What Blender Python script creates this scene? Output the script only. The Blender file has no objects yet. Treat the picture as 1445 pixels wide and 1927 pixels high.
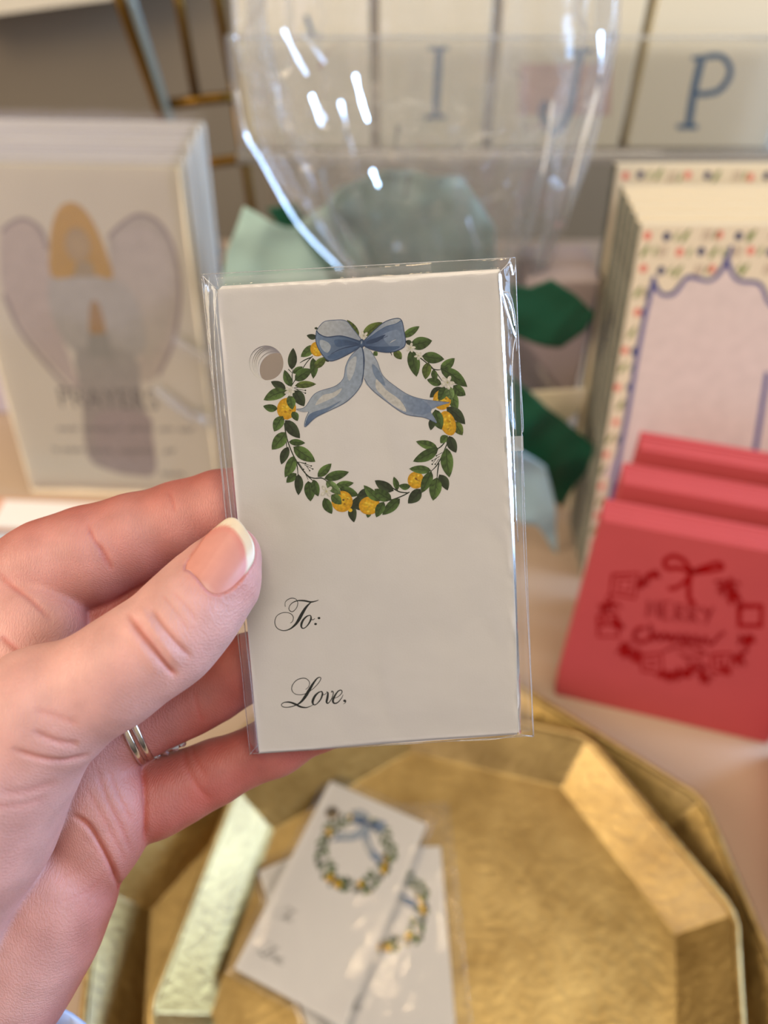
import bpy, bmesh, math, random
import numpy as np
from mathutils import Vector, Matrix
from mathutils.geometry import tessellate_polygon

random.seed(7)
rng = np.random.default_rng(7)
S = bpy.context.scene
COL = S.collection

# ------------------------------------------------------------------ camera
W, H, F = 1445.0, 1927.0, 1450.0            # phone picture, focal length in its own pixels
CX, CY = W / 2, H / 2
PITCH = math.radians(46.9)
CAM_H = 0.445                                # metres above the table top
cA = np.array([1.0, 0, 0])
cB = np.array([0, math.sin(PITCH), math.cos(PITCH)])
cF = np.array([0, math.cos(PITCH), -math.sin(PITCH)])
C0 = np.array([0, 0, CAM_H])
cd = bpy.data.cameras.new('camera')
cam = bpy.data.objects.new('camera', cd)
COL.objects.link(cam)
cam.matrix_world = Matrix(((cA[0], cB[0], -cF[0], C0[0]), (cA[1], cB[1], -cF[1], C0[1]),
                           (cA[2], cB[2], -cF[2], C0[2]), (0, 0, 0, 1)))
cd.sensor_fit = 'VERTICAL'
cd.sensor_height = 36.0
cd.lens = F / H * 36.0
cd.clip_start = 0.005
cd.clip_end = 50
cd.dof.use_dof = True
cd.dof.focus_distance = 0.167
cd.dof.aperture_fstop = cd.lens / 3.3
S.camera = cam

# ------------------------------------------------------------------ light
w = bpy.data.worlds.new('room_light')
S.world = w
w.use_nodes = True
nt = w.node_tree
bg = nt.nodes['Background']
tc = nt.nodes.new('ShaderNodeTexCoord')
sx = nt.nodes.new('ShaderNodeSeparateXYZ')
cr = nt.nodes.new('ShaderNodeValToRGB')
mr = nt.nodes.new('ShaderNodeMapRange')
mr.inputs['From Min'].default_value = -1
nt.links.new(tc.outputs['Generated'], sx.inputs[0])
nt.links.new(sx.outputs['Z'], mr.inputs['Value'])
nt.links.new(mr.outputs[0], cr.inputs[0])
nt.links.new(cr.outputs[0], bg.inputs[0])
cr.color_ramp.elements[0].position = 0.40
cr.color_ramp.elements[0].color = (0.10, 0.085, 0.075, 1)
cr.color_ramp.elements[1].position = 0.85
cr.color_ramp.elements[1].color = (0.66, 0.55, 0.42, 1)
e = cr.color_ramp.elements.new(0.55)
e.color = (0.27, 0.24, 0.225, 1)
bg.inputs[1].default_value = 1.0


def area(name, loc, target, sx_, sy_, power, col):
    l = bpy.data.lights.new(name, 'AREA')
    l.shape = 'RECTANGLE'
    l.size, l.size_y, l.energy, l.color = sx_, sy_, power, col
    o = bpy.data.objects.new(name, l)
    COL.objects.link(o)
    o.location = loc
    o.rotation_euler = (Vector(target) - Vector(loc)).to_track_quat('-Z', 'Y').to_euler()
    return o


area('window_daylight', (1.55, 0.40, 0.62), (0, 0.25, 0.15), 0.8, 1.0, 38, (0.42, 0.64, 1.0))
area('front_window_daylight', (-1.1, -1.1, 0.55), (0, 0.1, 0.3), 1.2, 1.2, 7, (0.74, 0.70, 1.0))
area('ceiling_light', (0.35, -0.45, 2.2), (0, 0.3, 0), 1.2, 0.9, 19, (1.0, 0.86, 0.68))
area('wall_lamp_light', (-1.25, -0.15, 1.0), (0, 0.2, 0.1), 0.6, 0.6, 15, (1.0, 0.80, 0.55))
for bx, by in ((0.02, 0.47), (0.03, 0.55), (-0.36, 0.60), (0.34, 0.52), (0.22, 0.66)):
    bl = bpy.data.lights.new('bulb_light', 'POINT')
    bl.energy, bl.color, bl.shadow_soft_size = 1.0, (1.0, 0.72, 0.42), 0.028
    bo = bpy.data.objects.new('bulb_light', bl)
    COL.objects.link(bo)
    bo.location = (bx, by, 1.7)

S.view_settings.view_transform = 'Standard'
S.view_settings.look = 'None'
S.view_settings.gamma = 1
S.view_settings.use_curve_mapping = False
S.view_settings.exposure = 0.0
S.cycles.max_bounces = 12
S.cycles.transparent_max_bounces = 32
S.cycles.caustics_reflective = False


# ------------------------------------------------------------------ geometry of the view: where a sight line meets a real surface
def ray(px, py):
    return cA * ((px - CX) / F) + cB * (-(py - CY) / F) + cF


def on_z(px, py, z=0.0):
    d = ray(px, py)
    return C0 + d * ((z - CAM_H) / d[2])


def on_y(px, py, y):
    d = ray(px, py)
    return C0 + d * (y / d[1])


def at_depth(px, py, dep):
    return C0 + ray(px, py) * dep


class Frame:
    """A flat piece: origin, x along its width, y up its height, z out of its face."""
    def __init__(s, o, X, Y):
        s.o = np.array(o, float)
        s.X = np.array(X, float) / np.linalg.norm(X)
        Z = np.cross(s.X, Y)
        s.Z = Z / np.linalg.norm(Z)
        s.Y = np.cross(s.Z, s.X)

    def loc(s, px, py, z=0.0):
        d = ray(px, py)
        o = s.o + s.Z * z
        q = C0 + d * (((o - C0) @ s.Z) / (d @ s.Z))
        q = q - s.o
        return (q @ s.X, q @ s.Y)

    def mat(s):
        return Matrix([[s.X[i], s.Y[i], s.Z[i], s.o[i]] for i in range(3)] + [[0, 0, 0, 1]])


def lean_frame(o, yaw, lean):
    y, l = math.radians(yaw), math.radians(lean)
    X = np.array([math.cos(y), math.sin(y), 0])
    back = np.array([-math.sin(y), math.cos(y), 0])
    return Frame(o, X, back * math.sin(l) + np.array([0, 0, 1]) * math.cos(l))


# ------------------------------------------------------------------ objects
def tag(o, label, cat, group=None):
    o['label'] = label
    o['category'] = cat
    if group:
        o['group'] = group
    return o


def link(name, me, mats=(), parent=None, mat=None, smooth=False):
    o = bpy.data.objects.new(name, me)
    COL.objects.link(o)
    for m in (mats if isinstance(mats, (list, tuple)) else [mats]):
        me.materials.append(m)
    if parent:
        o.parent = parent
    if mat is not None:
        o.matrix_local = mat
    if smooth:
        me.polygons.foreach_set('use_smooth', [True] * len(me.polygons))
    return o


def empty(name, mat=None):
    o = bpy.data.objects.new(name, None)
    COL.objects.link(o)
    o.empty_display_size = 0.01
    if mat is not None:
        o.matrix_world = mat
    return o


def mesh_from(vs, fs):
    me = bpy.data.meshes.new('m')
    me.from_pydata([tuple(map(float, v)) for v in vs], [], fs)
    me.update()
    return me


def bm_mesh(bm):
    bmesh.ops.recalc_face_normals(bm, faces=bm.faces)
    me = bpy.data.meshes.new('m')
    bm.to_mesh(me)
    bm.free()
    return me


def box_mesh(x0, x1, y0, y1, z0, z1, bevel=0.0, seg=2):
    bm = bmesh.new()
    bmesh.ops.create_cube(bm, size=1.0)
    for v in bm.verts:
        v.co = Vector((x0 + (v.co.x + .5) * (x1 - x0), y0 + (v.co.y + .5) * (y1 - y0), z0 + (v.co.z + .5) * (z1 - z0)))
    if bevel:
        bmesh.ops.bevel(bm, geom=list(bm.edges), offset=bevel, segments=seg, profile=0.5, affect='EDGES')
    return bm_mesh(bm)


def plate_mesh(outer, holes, z0, z1):
    """Flat plate with holes, given as outlines (2D), from z0 to z1."""
    loops = [[Vector((p[0], p[1], 0)) for p in l] for l in [outer] + holes]
    tris = tessellate_polygon(loops)
    flat = [p for l in loops for p in l]
    n = len(flat)
    vs = [(p.x, p.y, z1) for p in flat] + [(p.x, p.y, z0) for p in flat]
    fs = [tuple(t) for t in tris] + [tuple(n + i for i in reversed(t)) for t in tris]
    k = 0
    for l in loops:
        m = len(l)
        for i in range(m):
            a, b = k + i, k + (i + 1) % m
            fs.append((a, b, n + b, n + a))
        k += m
    bm = bmesh.new()
    me = mesh_from(vs, fs)
    bm.from_mesh(me)
    return bm_mesh(bm)


def tube_mesh(pts, r, n=10, closed=False):
    pts = [Vector(p) for p in pts]
    vs, fs = [], []
    m = len(pts)
    rr = r if isinstance(r, (list, tuple)) else [r] * m
    prev = None
    for i, p in enumerate(pts):
        if closed:
            t = (pts[(i + 1) % m] - pts[i - 1]).normalized()
        else:
            t = (pts[min(i + 1, m - 1)] - pts[max(i - 1, 0)]).normalized()
        if prev is None:
            a = t.orthogonal().normalized()
        else:
            a = (prev - t * prev.dot(t)).normalized()
        prev = a
        b = t.cross(a)
        for k in range(n):
            an = 2 * math.pi * k / n
            vs.append(p + (a * math.cos(an) + b * math.sin(an)) * rr[i])
    for i in range(m if closed else m - 1):
        for k in range(n):
            j = (i + 1) % m
            fs.append((i * n + k, i * n + (k + 1) % n, j * n + (k + 1) % n, j * n + k))
    if not closed:
        fs.append(tuple(range(n))[::-1])
        fs.append(tuple(range((m - 1) * n, m * n)))
    return mesh_from(vs, fs)


def grid_mesh(nu, nv, fn):
    vs = [fn(i / nu, j / nv) for j in range(nv + 1) for i in range(nu + 1)]
    fs = [(j * (nu + 1) + i, j * (nu + 1) + i + 1, (j + 1) * (nu + 1) + i + 1, (j + 1) * (nu + 1) + i)
          for j in range(nv) for i in range(nu)]
    return mesh_from(vs, fs)


# ------------------------------------------------------------------ materials
def lin(c):
    return tuple(((x / 255) / 12.92 if x / 255 <= 0.04045 else ((x / 255 + 0.055) / 1.055) ** 2.4) for x in c[:3]) + (1.0,)


def mat(name, rgb, rough=0.6, metal=0.0, spec=0.5, noise=0.0, nscale=60.0, bump=0.0, bscale=300.0, sss=0.0, attr=None, coat=0.0, trans=0.0):
    m = bpy.data.materials.new(name)
    m.use_nodes = True
    t = m.node_tree
    p = t.nodes['Principled BSDF']
    p.inputs['Roughness'].default_value = rough
    p.inputs['Metallic'].default_value = metal
    p.inputs['Specular IOR Level'].default_value = spec
    p.inputs['Base Color'].default_value = lin(rgb)
    if coat:
        p.inputs['Coat Weight'].default_value = coat
        p.inputs['Coat Roughness'].default_value = 0.1
    if sss:
        p.inputs['Subsurface Weight'].default_value = sss
        p.inputs['Subsurface Radius'].default_value = (1.0, 0.35, 0.2)
        p.inputs['Subsurface Scale'].default_value = 0.003
    src = None
    co = t.nodes.new('ShaderNodeTexCoord')
    if attr:
        a = t.nodes.new('ShaderNodeAttribute')
        a.attribute_name = attr
        src = a.outputs['Color']
    if noise:
        n = t.nodes.new('ShaderNodeTexNoise')
        n.inputs['Scale'].default_value = nscale
        n.inputs['Detail'].default_value = 5
        t.links.new(co.outputs['Object'], n.inputs['Vector'])
        r = t.nodes.new('ShaderNodeMapRange')
        r.inputs['From Min'].default_value = 0.3
        r.inputs['From Max'].default_value = 0.7
        r.inputs['To Min'].default_value = 1 - noise
        r.inputs['To Max'].default_value = 1 + noise
        t.links.new(n.outputs[0], r.inputs['Value'])
        mx = t.nodes.new('ShaderNodeVectorMath')
        mx.operation = 'SCALE'
        if src:
            t.links.new(src, mx.inputs[0])
        else:
            mx.inputs[0].default_value = lin(rgb)[:3]
        t.links.new(r.outputs[0], mx.inputs['Scale'])
        src = mx.outputs[0]
    if src:
        t.links.new(src, p.inputs['Base Color'])
    if bump:
        n = t.nodes.new('ShaderNodeTexNoise')
        n.inputs['Scale'].default_value = bscale
        n.inputs['Detail'].default_value = 6
        t.links.new(co.outputs['Object'], n.inputs['Vector'])
        b = t.nodes.new('ShaderNodeBump')
        b.inputs['Strength'].default_value = bump
        b.inputs['Distance'].default_value = 0.0005
        t.links.new(n.outputs[0], b.inputs['Height'])
        t.links.new(b.outputs[0], p.inputs['Normal'])
    if trans:
        tr = t.nodes.new('ShaderNodeBsdfTranslucent')
        tr.inputs[0].default_value = lin(rgb)
        mxs = t.nodes.new('ShaderNodeMixShader')
        mxs.inputs[0].default_value = trans
        t.links.new(p.outputs[0], mxs.inputs[1])
        t.links.new(tr.outputs[0], mxs.inputs[2])
        t.links.new(mxs.outputs[0], t.nodes['Material Output'].inputs[0])
    return m


def film(name, base=0.03, tint=(1, 1, 1), rough=0.06, haze=0.0, bump=0.0, bscale=90, hazecol=(0.8, 0.85, 0.9), fres=1.5):
    """Thin clear plastic sheet: mostly see-through, mirror-like gloss that grows at grazing angles."""
    m = bpy.data.materials.new(name)
    m.use_nodes = True
    t = m.node_tree
    t.nodes.remove(t.nodes['Principled BSDF'])
    out = t.nodes['Material Output']
    tr = t.nodes.new('ShaderNodeBsdfTransparent')
    tr.inputs[0].default_value = (*tint, 1)
    gl = t.nodes.new('ShaderNodeBsdfGlossy')
    gl.inputs['Roughness'].default_value = rough
    gl.inputs['Color'].default_value = (1, 1, 1, 1)
    fr = t.nodes.new('ShaderNodeFresnel')
    fr.inputs['IOR'].default_value = 1.45
    ma = t.nodes.new('ShaderNodeMath')
    ma.operation = 'MULTIPLY_ADD'
    ma.inputs[1].default_value = fres
    ma.inputs[2].default_value = base
    ma.use_clamp = True
    t.links.new(fr.outputs[0], ma.inputs[0])
    mx = t.nodes.new('ShaderNodeMixShader')
    t.links.new(ma.outputs[0], mx.inputs[0])
    t.links.new(tr.outputs[0], mx.inputs[1])
    t.links.new(gl.outputs[0], mx.inputs[2])
    last = mx
    if haze:
        d1 = t.nodes.new('ShaderNodeBsdfDiffuse')
        d1.inputs[0].default_value = (*hazecol, 1)
        d2 = t.nodes.new('ShaderNodeBsdfTranslucent')
        d2.inputs[0].default_value = (*hazecol, 1)
        di = t.nodes.new('ShaderNodeMixShader')
        t.links.new(d1.outputs[0], di.inputs[1])
        t.links.new(d2.outputs[0], di.inputs[2])
        m2 = t.nodes.new('ShaderNodeMixShader')
        m2.inputs[0].default_value = haze
        t.links.new(mx.outputs[0], m2.inputs[1])
        t.links.new(di.outputs[0], m2.inputs[2])
        last = m2
    if bump:
        co = t.nodes.new('ShaderNodeTexCoord')
        n = t.nodes.new('ShaderNodeTexNoise')
        n.inputs['Scale'].default_value = bscale
        n.inputs['Detail'].default_value = 3
        t.links.new(co.outputs['Object'], n.inputs['Vector'])
        b = t.nodes.new('ShaderNodeBump')
        b.inputs['Strength'].default_value = bump
        b.inputs['Distance'].default_value = 0.001
        t.links.new(n.outputs[0], b.inputs['Height'])
        t.links.new(b.outputs[0], gl.inputs['Normal'])
        t.links.new(b.outputs[0], fr.inputs['Normal'])
    t.links.new(last.outputs[0], out.inputs[0])
    return m


M_card = mat('white_card', (240, 238, 236), 0.75, bump=0.08, bscale=2500, spec=0.25)
M_ink = mat('printed_ink', (255, 255, 255), 0.8, attr='Col', noise=0.22, nscale=1800, spec=0.1)
M_inkbow = mat('watercolour_ink', (255, 255, 255), 0.8, attr='Col', noise=0.13, nscale=1300, spec=0.1)
M_inkflat = mat('printed_ink_soft', (255, 255, 255), 0.8, attr='Col', noise=0.05, nscale=120, spec=0.1)
M_film = film('clear_sleeve_film', base=0.0, haze=0.01, rough=0.05, bump=0.15, bscale=160, fres=0.9)
M_seam = film('clear_seam_film', base=0.14, rough=0.12, haze=0.22)
M_bagfilm = film('crinkled_cellophane', base=0.02, rough=0.10, haze=0.11, hazecol=(0.93, 0.98, 1.0), fres=0.7)
M_innerfilm = film('inner_crumpled_film', base=0.01, rough=0.12, haze=0.05, hazecol=(0.93, 0.98, 1.0), fres=0.5)
M_acrylic = film('clear_acrylic', base=0.0, rough=0.03, haze=0.01, fres=0.5)
M_acryledge = film('acrylic_edge', base=0.15, rough=0.1, haze=0.35)
M_table = mat('cream_tabletop', (180, 158, 136), 0.55, noise=0.03, nscale=8, bump=0.05)
M_wall = mat('taupe_wall', (128, 114, 92), 0.8, noise=0.06, nscale=3)
M_cream = mat('cream_paint', (222, 212, 186), 0.6, noise=0.03, nscale=10)
M_riser = mat('grey_painted_wood', (150, 142, 130), 0.6, noise=0.08, nscale=14)
M_red = mat('red_cardstock', (190, 78, 82), 0.6, noise=0.03, nscale=30, spec=0.3)
M_reddeep = mat('red_print', (150, 4, 8), 0.7, attr='Col', spec=0.1)
M_teal = mat('pale_teal_tissue', (196, 226, 216), 0.8, noise=0.08, nscale=18, bump=0.3, bscale=120, trans=0.35)
M_iceblue = mat('ice_blue_tissue', (178, 212, 222), 0.8, noise=0.05, nscale=18, trans=0.3)
M_green = mat('deep_green_satin', (20, 84, 60), 0.45, noise=0.1, nscale=30, trans=0.1)
M_greenribbon = mat('sheer_green_ribbon', (40, 110, 80), 0.5, trans=0.4)
M_silver = mat('silver', (205, 196, 185), 0.16, metal=1.0, bump=0.05, bscale=800)
M_stone = mat('clear_stone', (225, 232, 245), 0.03, metal=0.85)
M_brass = mat('antique_brass', (118, 88, 34), 0.4, metal=0.9, noise=0.15, nscale=20)
M_cuff = mat('ice_blue_cuff', (190, 208, 240), 0.35, bump=0.2, bscale=400, spec=0.8)


def gold_material():
    m = mat('brushed_gold_leaf', (214, 172, 72), 0.34, metal=1.0, coat=0.35)
    m.node_tree.nodes['Principled BSDF'].inputs['Coat IOR'].default_value = 1.6
    m.node_tree.nodes['Principled BSDF'].inputs['Coat Roughness'].default_value = 0.22
    t = m.node_tree
    p = t.nodes['Principled BSDF']
    co = t.nodes.new('ShaderNodeTexCoord')
    n = t.nodes.new('ShaderNodeTexNoise')
    n.inputs['Scale'].default_value = 26
    n.inputs['Detail'].default_value = 8
    n.inputs['Roughness'].default_value = 0.65
    t.links.new(co.outputs['Object'], n.inputs['Vector'])
    r = t.nodes.new('ShaderNodeValToRGB')
    r.color_ramp.elements[0].position = 0.32
    r.color_ramp.elements[0].color = lin((140, 114, 64))
    r.color_ramp.elements[1].position = 0.68
    r.color_ramp.elements[1].color = lin((188, 161, 102))
    t.links.new(n.outputs[0], r.inputs[0])
    t.links.new(r.outputs[0], p.inputs['Base Color'])
    n2 = t.nodes.new('ShaderNodeTexNoise')
    n2.inputs['Scale'].default_value = 260
    n2.inputs['Detail'].default_value = 4
    t.links.new(co.outputs['Object'], n2.inputs['Vector'])
    b = t.nodes.new('ShaderNodeBump')
    b.inputs['Strength'].default_value = 0.7
    b.inputs['Distance'].default_value = 0.0009
    t.links.new(n2.outputs[0], b.inputs['Height'])
    t.links.new(b.outputs[0], p.inputs['Normal'])
    mr = t.nodes.new('ShaderNodeMapRange')
    mr.inputs['To Min'].default_value = 0.34
    mr.inputs['To Max'].default_value = 0.52
    t.links.new(n.outputs[0], mr.inputs['Value'])
    t.links.new(mr.outputs[0], p.inputs['Roughness'])
    return m


M_gold = gold_material()


# ------------------------------------------------------------------ flat print
class Art:
    """Flat coloured shapes printed on a surface, in the surface's own metres; each shape lies a micron above the last."""
    def __init__(s, frame=None, z=0.00002, step=0.0000004):
        s.f, s.v, s.fc, s.c, s.z, s.step, s.hold = frame, [], [], [], z, step, False

    def P(s, p):
        return s.f.loc(*p) if s.f else p

    def add(s, pts, faces, cols):
        k = len(s.v)
        s.v += [(p[0], p[1], s.z) for p in pts]
        s.fc += [tuple(k + i for i in f) for f in faces]
        s.c += [lin(c) for c in cols]
        if not s.hold:
            s.z += s.step

    def poly(s, pts, col, col2=None, dirn=None):
        pts = smooth_loop(pts)
        q = [s.P(p) for p in pts]
        tr = tessellate_polygon([[Vector((x, y, 0)) for x, y in q]])
        if col2 is None:
            cols = [col] * len(q)
        else:
            d = dirn or (0, 1)
            t = np.array([p[0] * d[0] + p[1] * d[1] for p in pts])
            t = (t - t.min()) / (t.max() - t.min() + 1e-9)
            cols = [tuple(col[i] * (1 - a) + col2[i] * a for i in range(3)) for a in t]
        s.add(q, [tuple(t) for t in tr], cols)

    def ellipse(s, c, rx, ry, ang=0, col=(0, 0, 0), col2=None, n=20, rim=None):
        a = math.radians(ang)
        pts = [c] + [(c[0] + rx * math.cos(t) * math.cos(a) - ry * math.sin(t) * math.sin(a),
                      c[1] + rx * math.cos(t) * math.sin(a) + ry * math.sin(t) * math.cos(a)) for t in
                     [2 * math.pi * i / n for i in range(n)]]
        s.add([s.P(p) for p in pts], [(0, 1 + i, 1 + (i + 1) % n) for i in range(n)], [col] + [col2 or col] * n)

    def line(s, pts, w, col, curve=True):
        if curve and len(pts) > 2:
            ww = w if isinstance(w, (list, tuple)) else [w] * len(pts)
            pts, w = spline([(p[0], p[1], x) for p, x in zip(pts, ww)])
        ww = w if isinstance(w, (list, tuple)) else [w] * len(pts)
        n = len(pts)
        L, R = [], []
        for i in range(n):
            a, b = pts[max(i - 1, 0)], pts[min(i + 1, n - 1)]
            dx, dy = b[0] - a[0], b[1] - a[1]
            l = math.hypot(dx, dy) or 1
            nx, ny = -dy / l * ww[i] / 2, dx / l * ww[i] / 2
            L.append((pts[i][0] + nx, pts[i][1] + ny))
            R.append((pts[i][0] - nx, pts[i][1] - ny))
        s.add([s.P(p) for p in L + R], [(i, i + 1, n + i + 1, n + i) for i in range(n - 1)], [col] * (2 * n))

    def leaf(s, b, t, w, col, bend=0.0):
        n = 8
        dx, dy = t[0] - b[0], t[1] - b[1]
        l = math.hypot(dx, dy)
        ux, uy = dx / l, dy / l
        vx, vy = -uy, ux
        mid, Lf, Rt = [], [], []
        for i in range(n + 1):
            u = i / n
            wd = w / 2 * (math.sin(math.pi * u ** 0.85) ** 0.8 if 0 < u < 1 else 0)
            off = bend * w * math.sin(math.pi * u)
            x, y = b[0] + ux * l * u + vx * off, b[1] + uy * l * u + vy * off
            mid.append((x, y))
            Lf.append((x + vx * wd, y + vy * wd))
            Rt.append((x - vx * wd, y - vy * wd))
        m = n + 1
        pts = [s.P(p) for p in mid + Lf + Rt]
        dk = tuple(c * 0.62 for c in col)
        lt = tuple(min(255, c * 1.22 + 6) for c in col)
        mdl = tuple(c * 0.95 for c in col)
        cols = [mdl] * m + [dk if i % 2 else col for i in range(m)] + [lt if 1 < i < n - 1 else dk for i in range(m)]
        s.add(pts, [(i, i + 1, m + i + 1, m + i) for i in range(n)] + [(i + 1, i, 2 * m + i, 2 * m + i + 1) for i in range(n)], cols)
        vein = tuple(c * 0.5 for c in col)
        s.hold = True
        s.line([mid[0], mid[3], mid[7]], [w * .05, w * .045, w * .02], vein)
        for i, sd in ((2, 1), (3, -1), (4, 1), (5, -1)):
            q = (Lf if sd > 0 else Rt)[min(i + 2, n)]
            e_ = (mid[i][0] * .4 + q[0] * .6, mid[i][1] * .4 + q[1] * .6)
            s.line([mid[i], e_], w * .025, vein, False)
        s.hold = False
        s.z += s.step

    def build(s, name, material, parent=None, matx=None):
        me = mesh_from(s.v, s.fc)
        at = me.color_attributes.new('Col', 'FLOAT_COLOR', 'POINT')
        at.data.foreach_set('color', np.array(s.c, dtype=np.float32).ravel())
        bm = bmesh.new()
        bm.from_mesh(me)
        for f in bm.faces:
            f.normal_update()
            if f.normal.z < 0:
                f.normal_flip()
        bm.to_mesh(me)
        bm.free()
        return link(name, me, material, parent, matx)


def spline(p3, k=7):
    p = np.array(p3, float)
    out = []
    n = len(p)
    for i in range(n - 1):
        a, b, c, d = p[max(i - 1, 0)], p[i], p[i + 1], p[min(i + 2, n - 1)]
        for j in range(k):
            t = j / k
            out.append(0.5 * ((2 * b) + (-a + c) * t + (2 * a - 5 * b + 4 * c - d) * t * t + (-a + 3 * b - 3 * c + d) * t ** 3))
    out.append(p[-1])
    return [(q[0], q[1]) for q in out], [float(q[2]) for q in out]


def smooth_loop(pts, k=3):
    if len(pts) < 5:
        return list(pts)
    p = np.array(pts, float)
    n = len(p)
    out = []
    for i in range(n):
        a, b, c, d = p[i - 1], p[i], p[(i + 1) % n], p[(i + 2) % n]
        for j in range(k):
            t = j / k
            q = 0.5 * ((2 * b) + (-a + c) * t + (2 * a - 5 * b + 4 * c - d) * t * t + (-a + 3 * b - 3 * c + d) * t ** 3)
            out.append((float(q[0]), float(q[1])))
    return out

# ------------------------------------------------------------------ the setting
tbl = link('table', box_mesh(-1.0, 1.0, -0.32, 0.86, -0.03, 0, 0.004), M_table)
tag(tbl, 'cream tabletop that carries the gold trays and all the paper goods', 'table')
o = link('wall_back', box_mesh(-2.2, 2.2, 1.25, 1.33, -1.2, 1.6), M_wall)
o['kind'] = 'structure'
o = link('floor', box_mesh(-2.2, 2.2, -2.2, 1.33, -0.78, -0.74), M_riser)
o['kind'] = 'structure'

# ------------------------------------------------------------------ held tags
from mathutils import noise as mnoise


def rodr(wv):
    t = np.linalg.norm(wv)
    k = wv / t
    K = np.array([[0, -k[2], k[1]], [k[2], 0, -k[0]], [-k[1], k[0], 0]])
    return np.eye(3) + math.sin(t) * K + (1 - math.cos(t)) * K @ K


TW, TH, TT = 0.0602, 0.1045, 0.00045           # a tag
Rm = rodr(np.radians(np.array([-7.53, -1.363, 3.80])))
BAS = np.stack([cA, cB, cF], 1)
hX, hY = BAS @ Rm[:, 0], BAS @ Rm[:, 1]
hO = C0 + BAS @ np.array([-0.03569, 0.04750, 0.16451]) - hY * TH
HF = Frame(hO, hX, hY)
HC = HF.loc(501, 683)


def tag_mesh(hx, hy, r=0.0037):
    hole = [(hx + r * math.cos(2 * math.pi * i / 40), hy + r * math.sin(2 * math.pi * i / 40)) for i in range(40)]
    return plate_mesh([(0, 0), (TW, 0), (TW, TH), (0, TH)], [hole], -TT, 0)


def cz(x, y):   # coordinates read in the four enlargements of the wreath
    return (x / 2.189 + 360, y / 2.189 + 470)


def ca(x, y):
    return (x / 4.25 + 360, y / 4.25 + 470)


def cb(x, y):
    return (x / 4.25 + 680, y / 4.25 + 470)


def cc(x, y):
    return (x / 4.25 + 680, y / 4.25 + 740)


def cq(x, y):
    return (x / 5.16 + 480, y / 5.16 + 740)


def ct(x, y):
    return (x / 4.817 + 460, y / 4.817 + 1080)


GR = {'g': (84, 112, 52), 'm': (70, 96, 44), 'd': (54, 68, 42), 'l': (106, 134, 78), 'o': (92, 110, 46)}
STEM = (38, 50, 34)
YEL, YEL2 = (244, 204, 44), (218, 160, 24)


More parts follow.
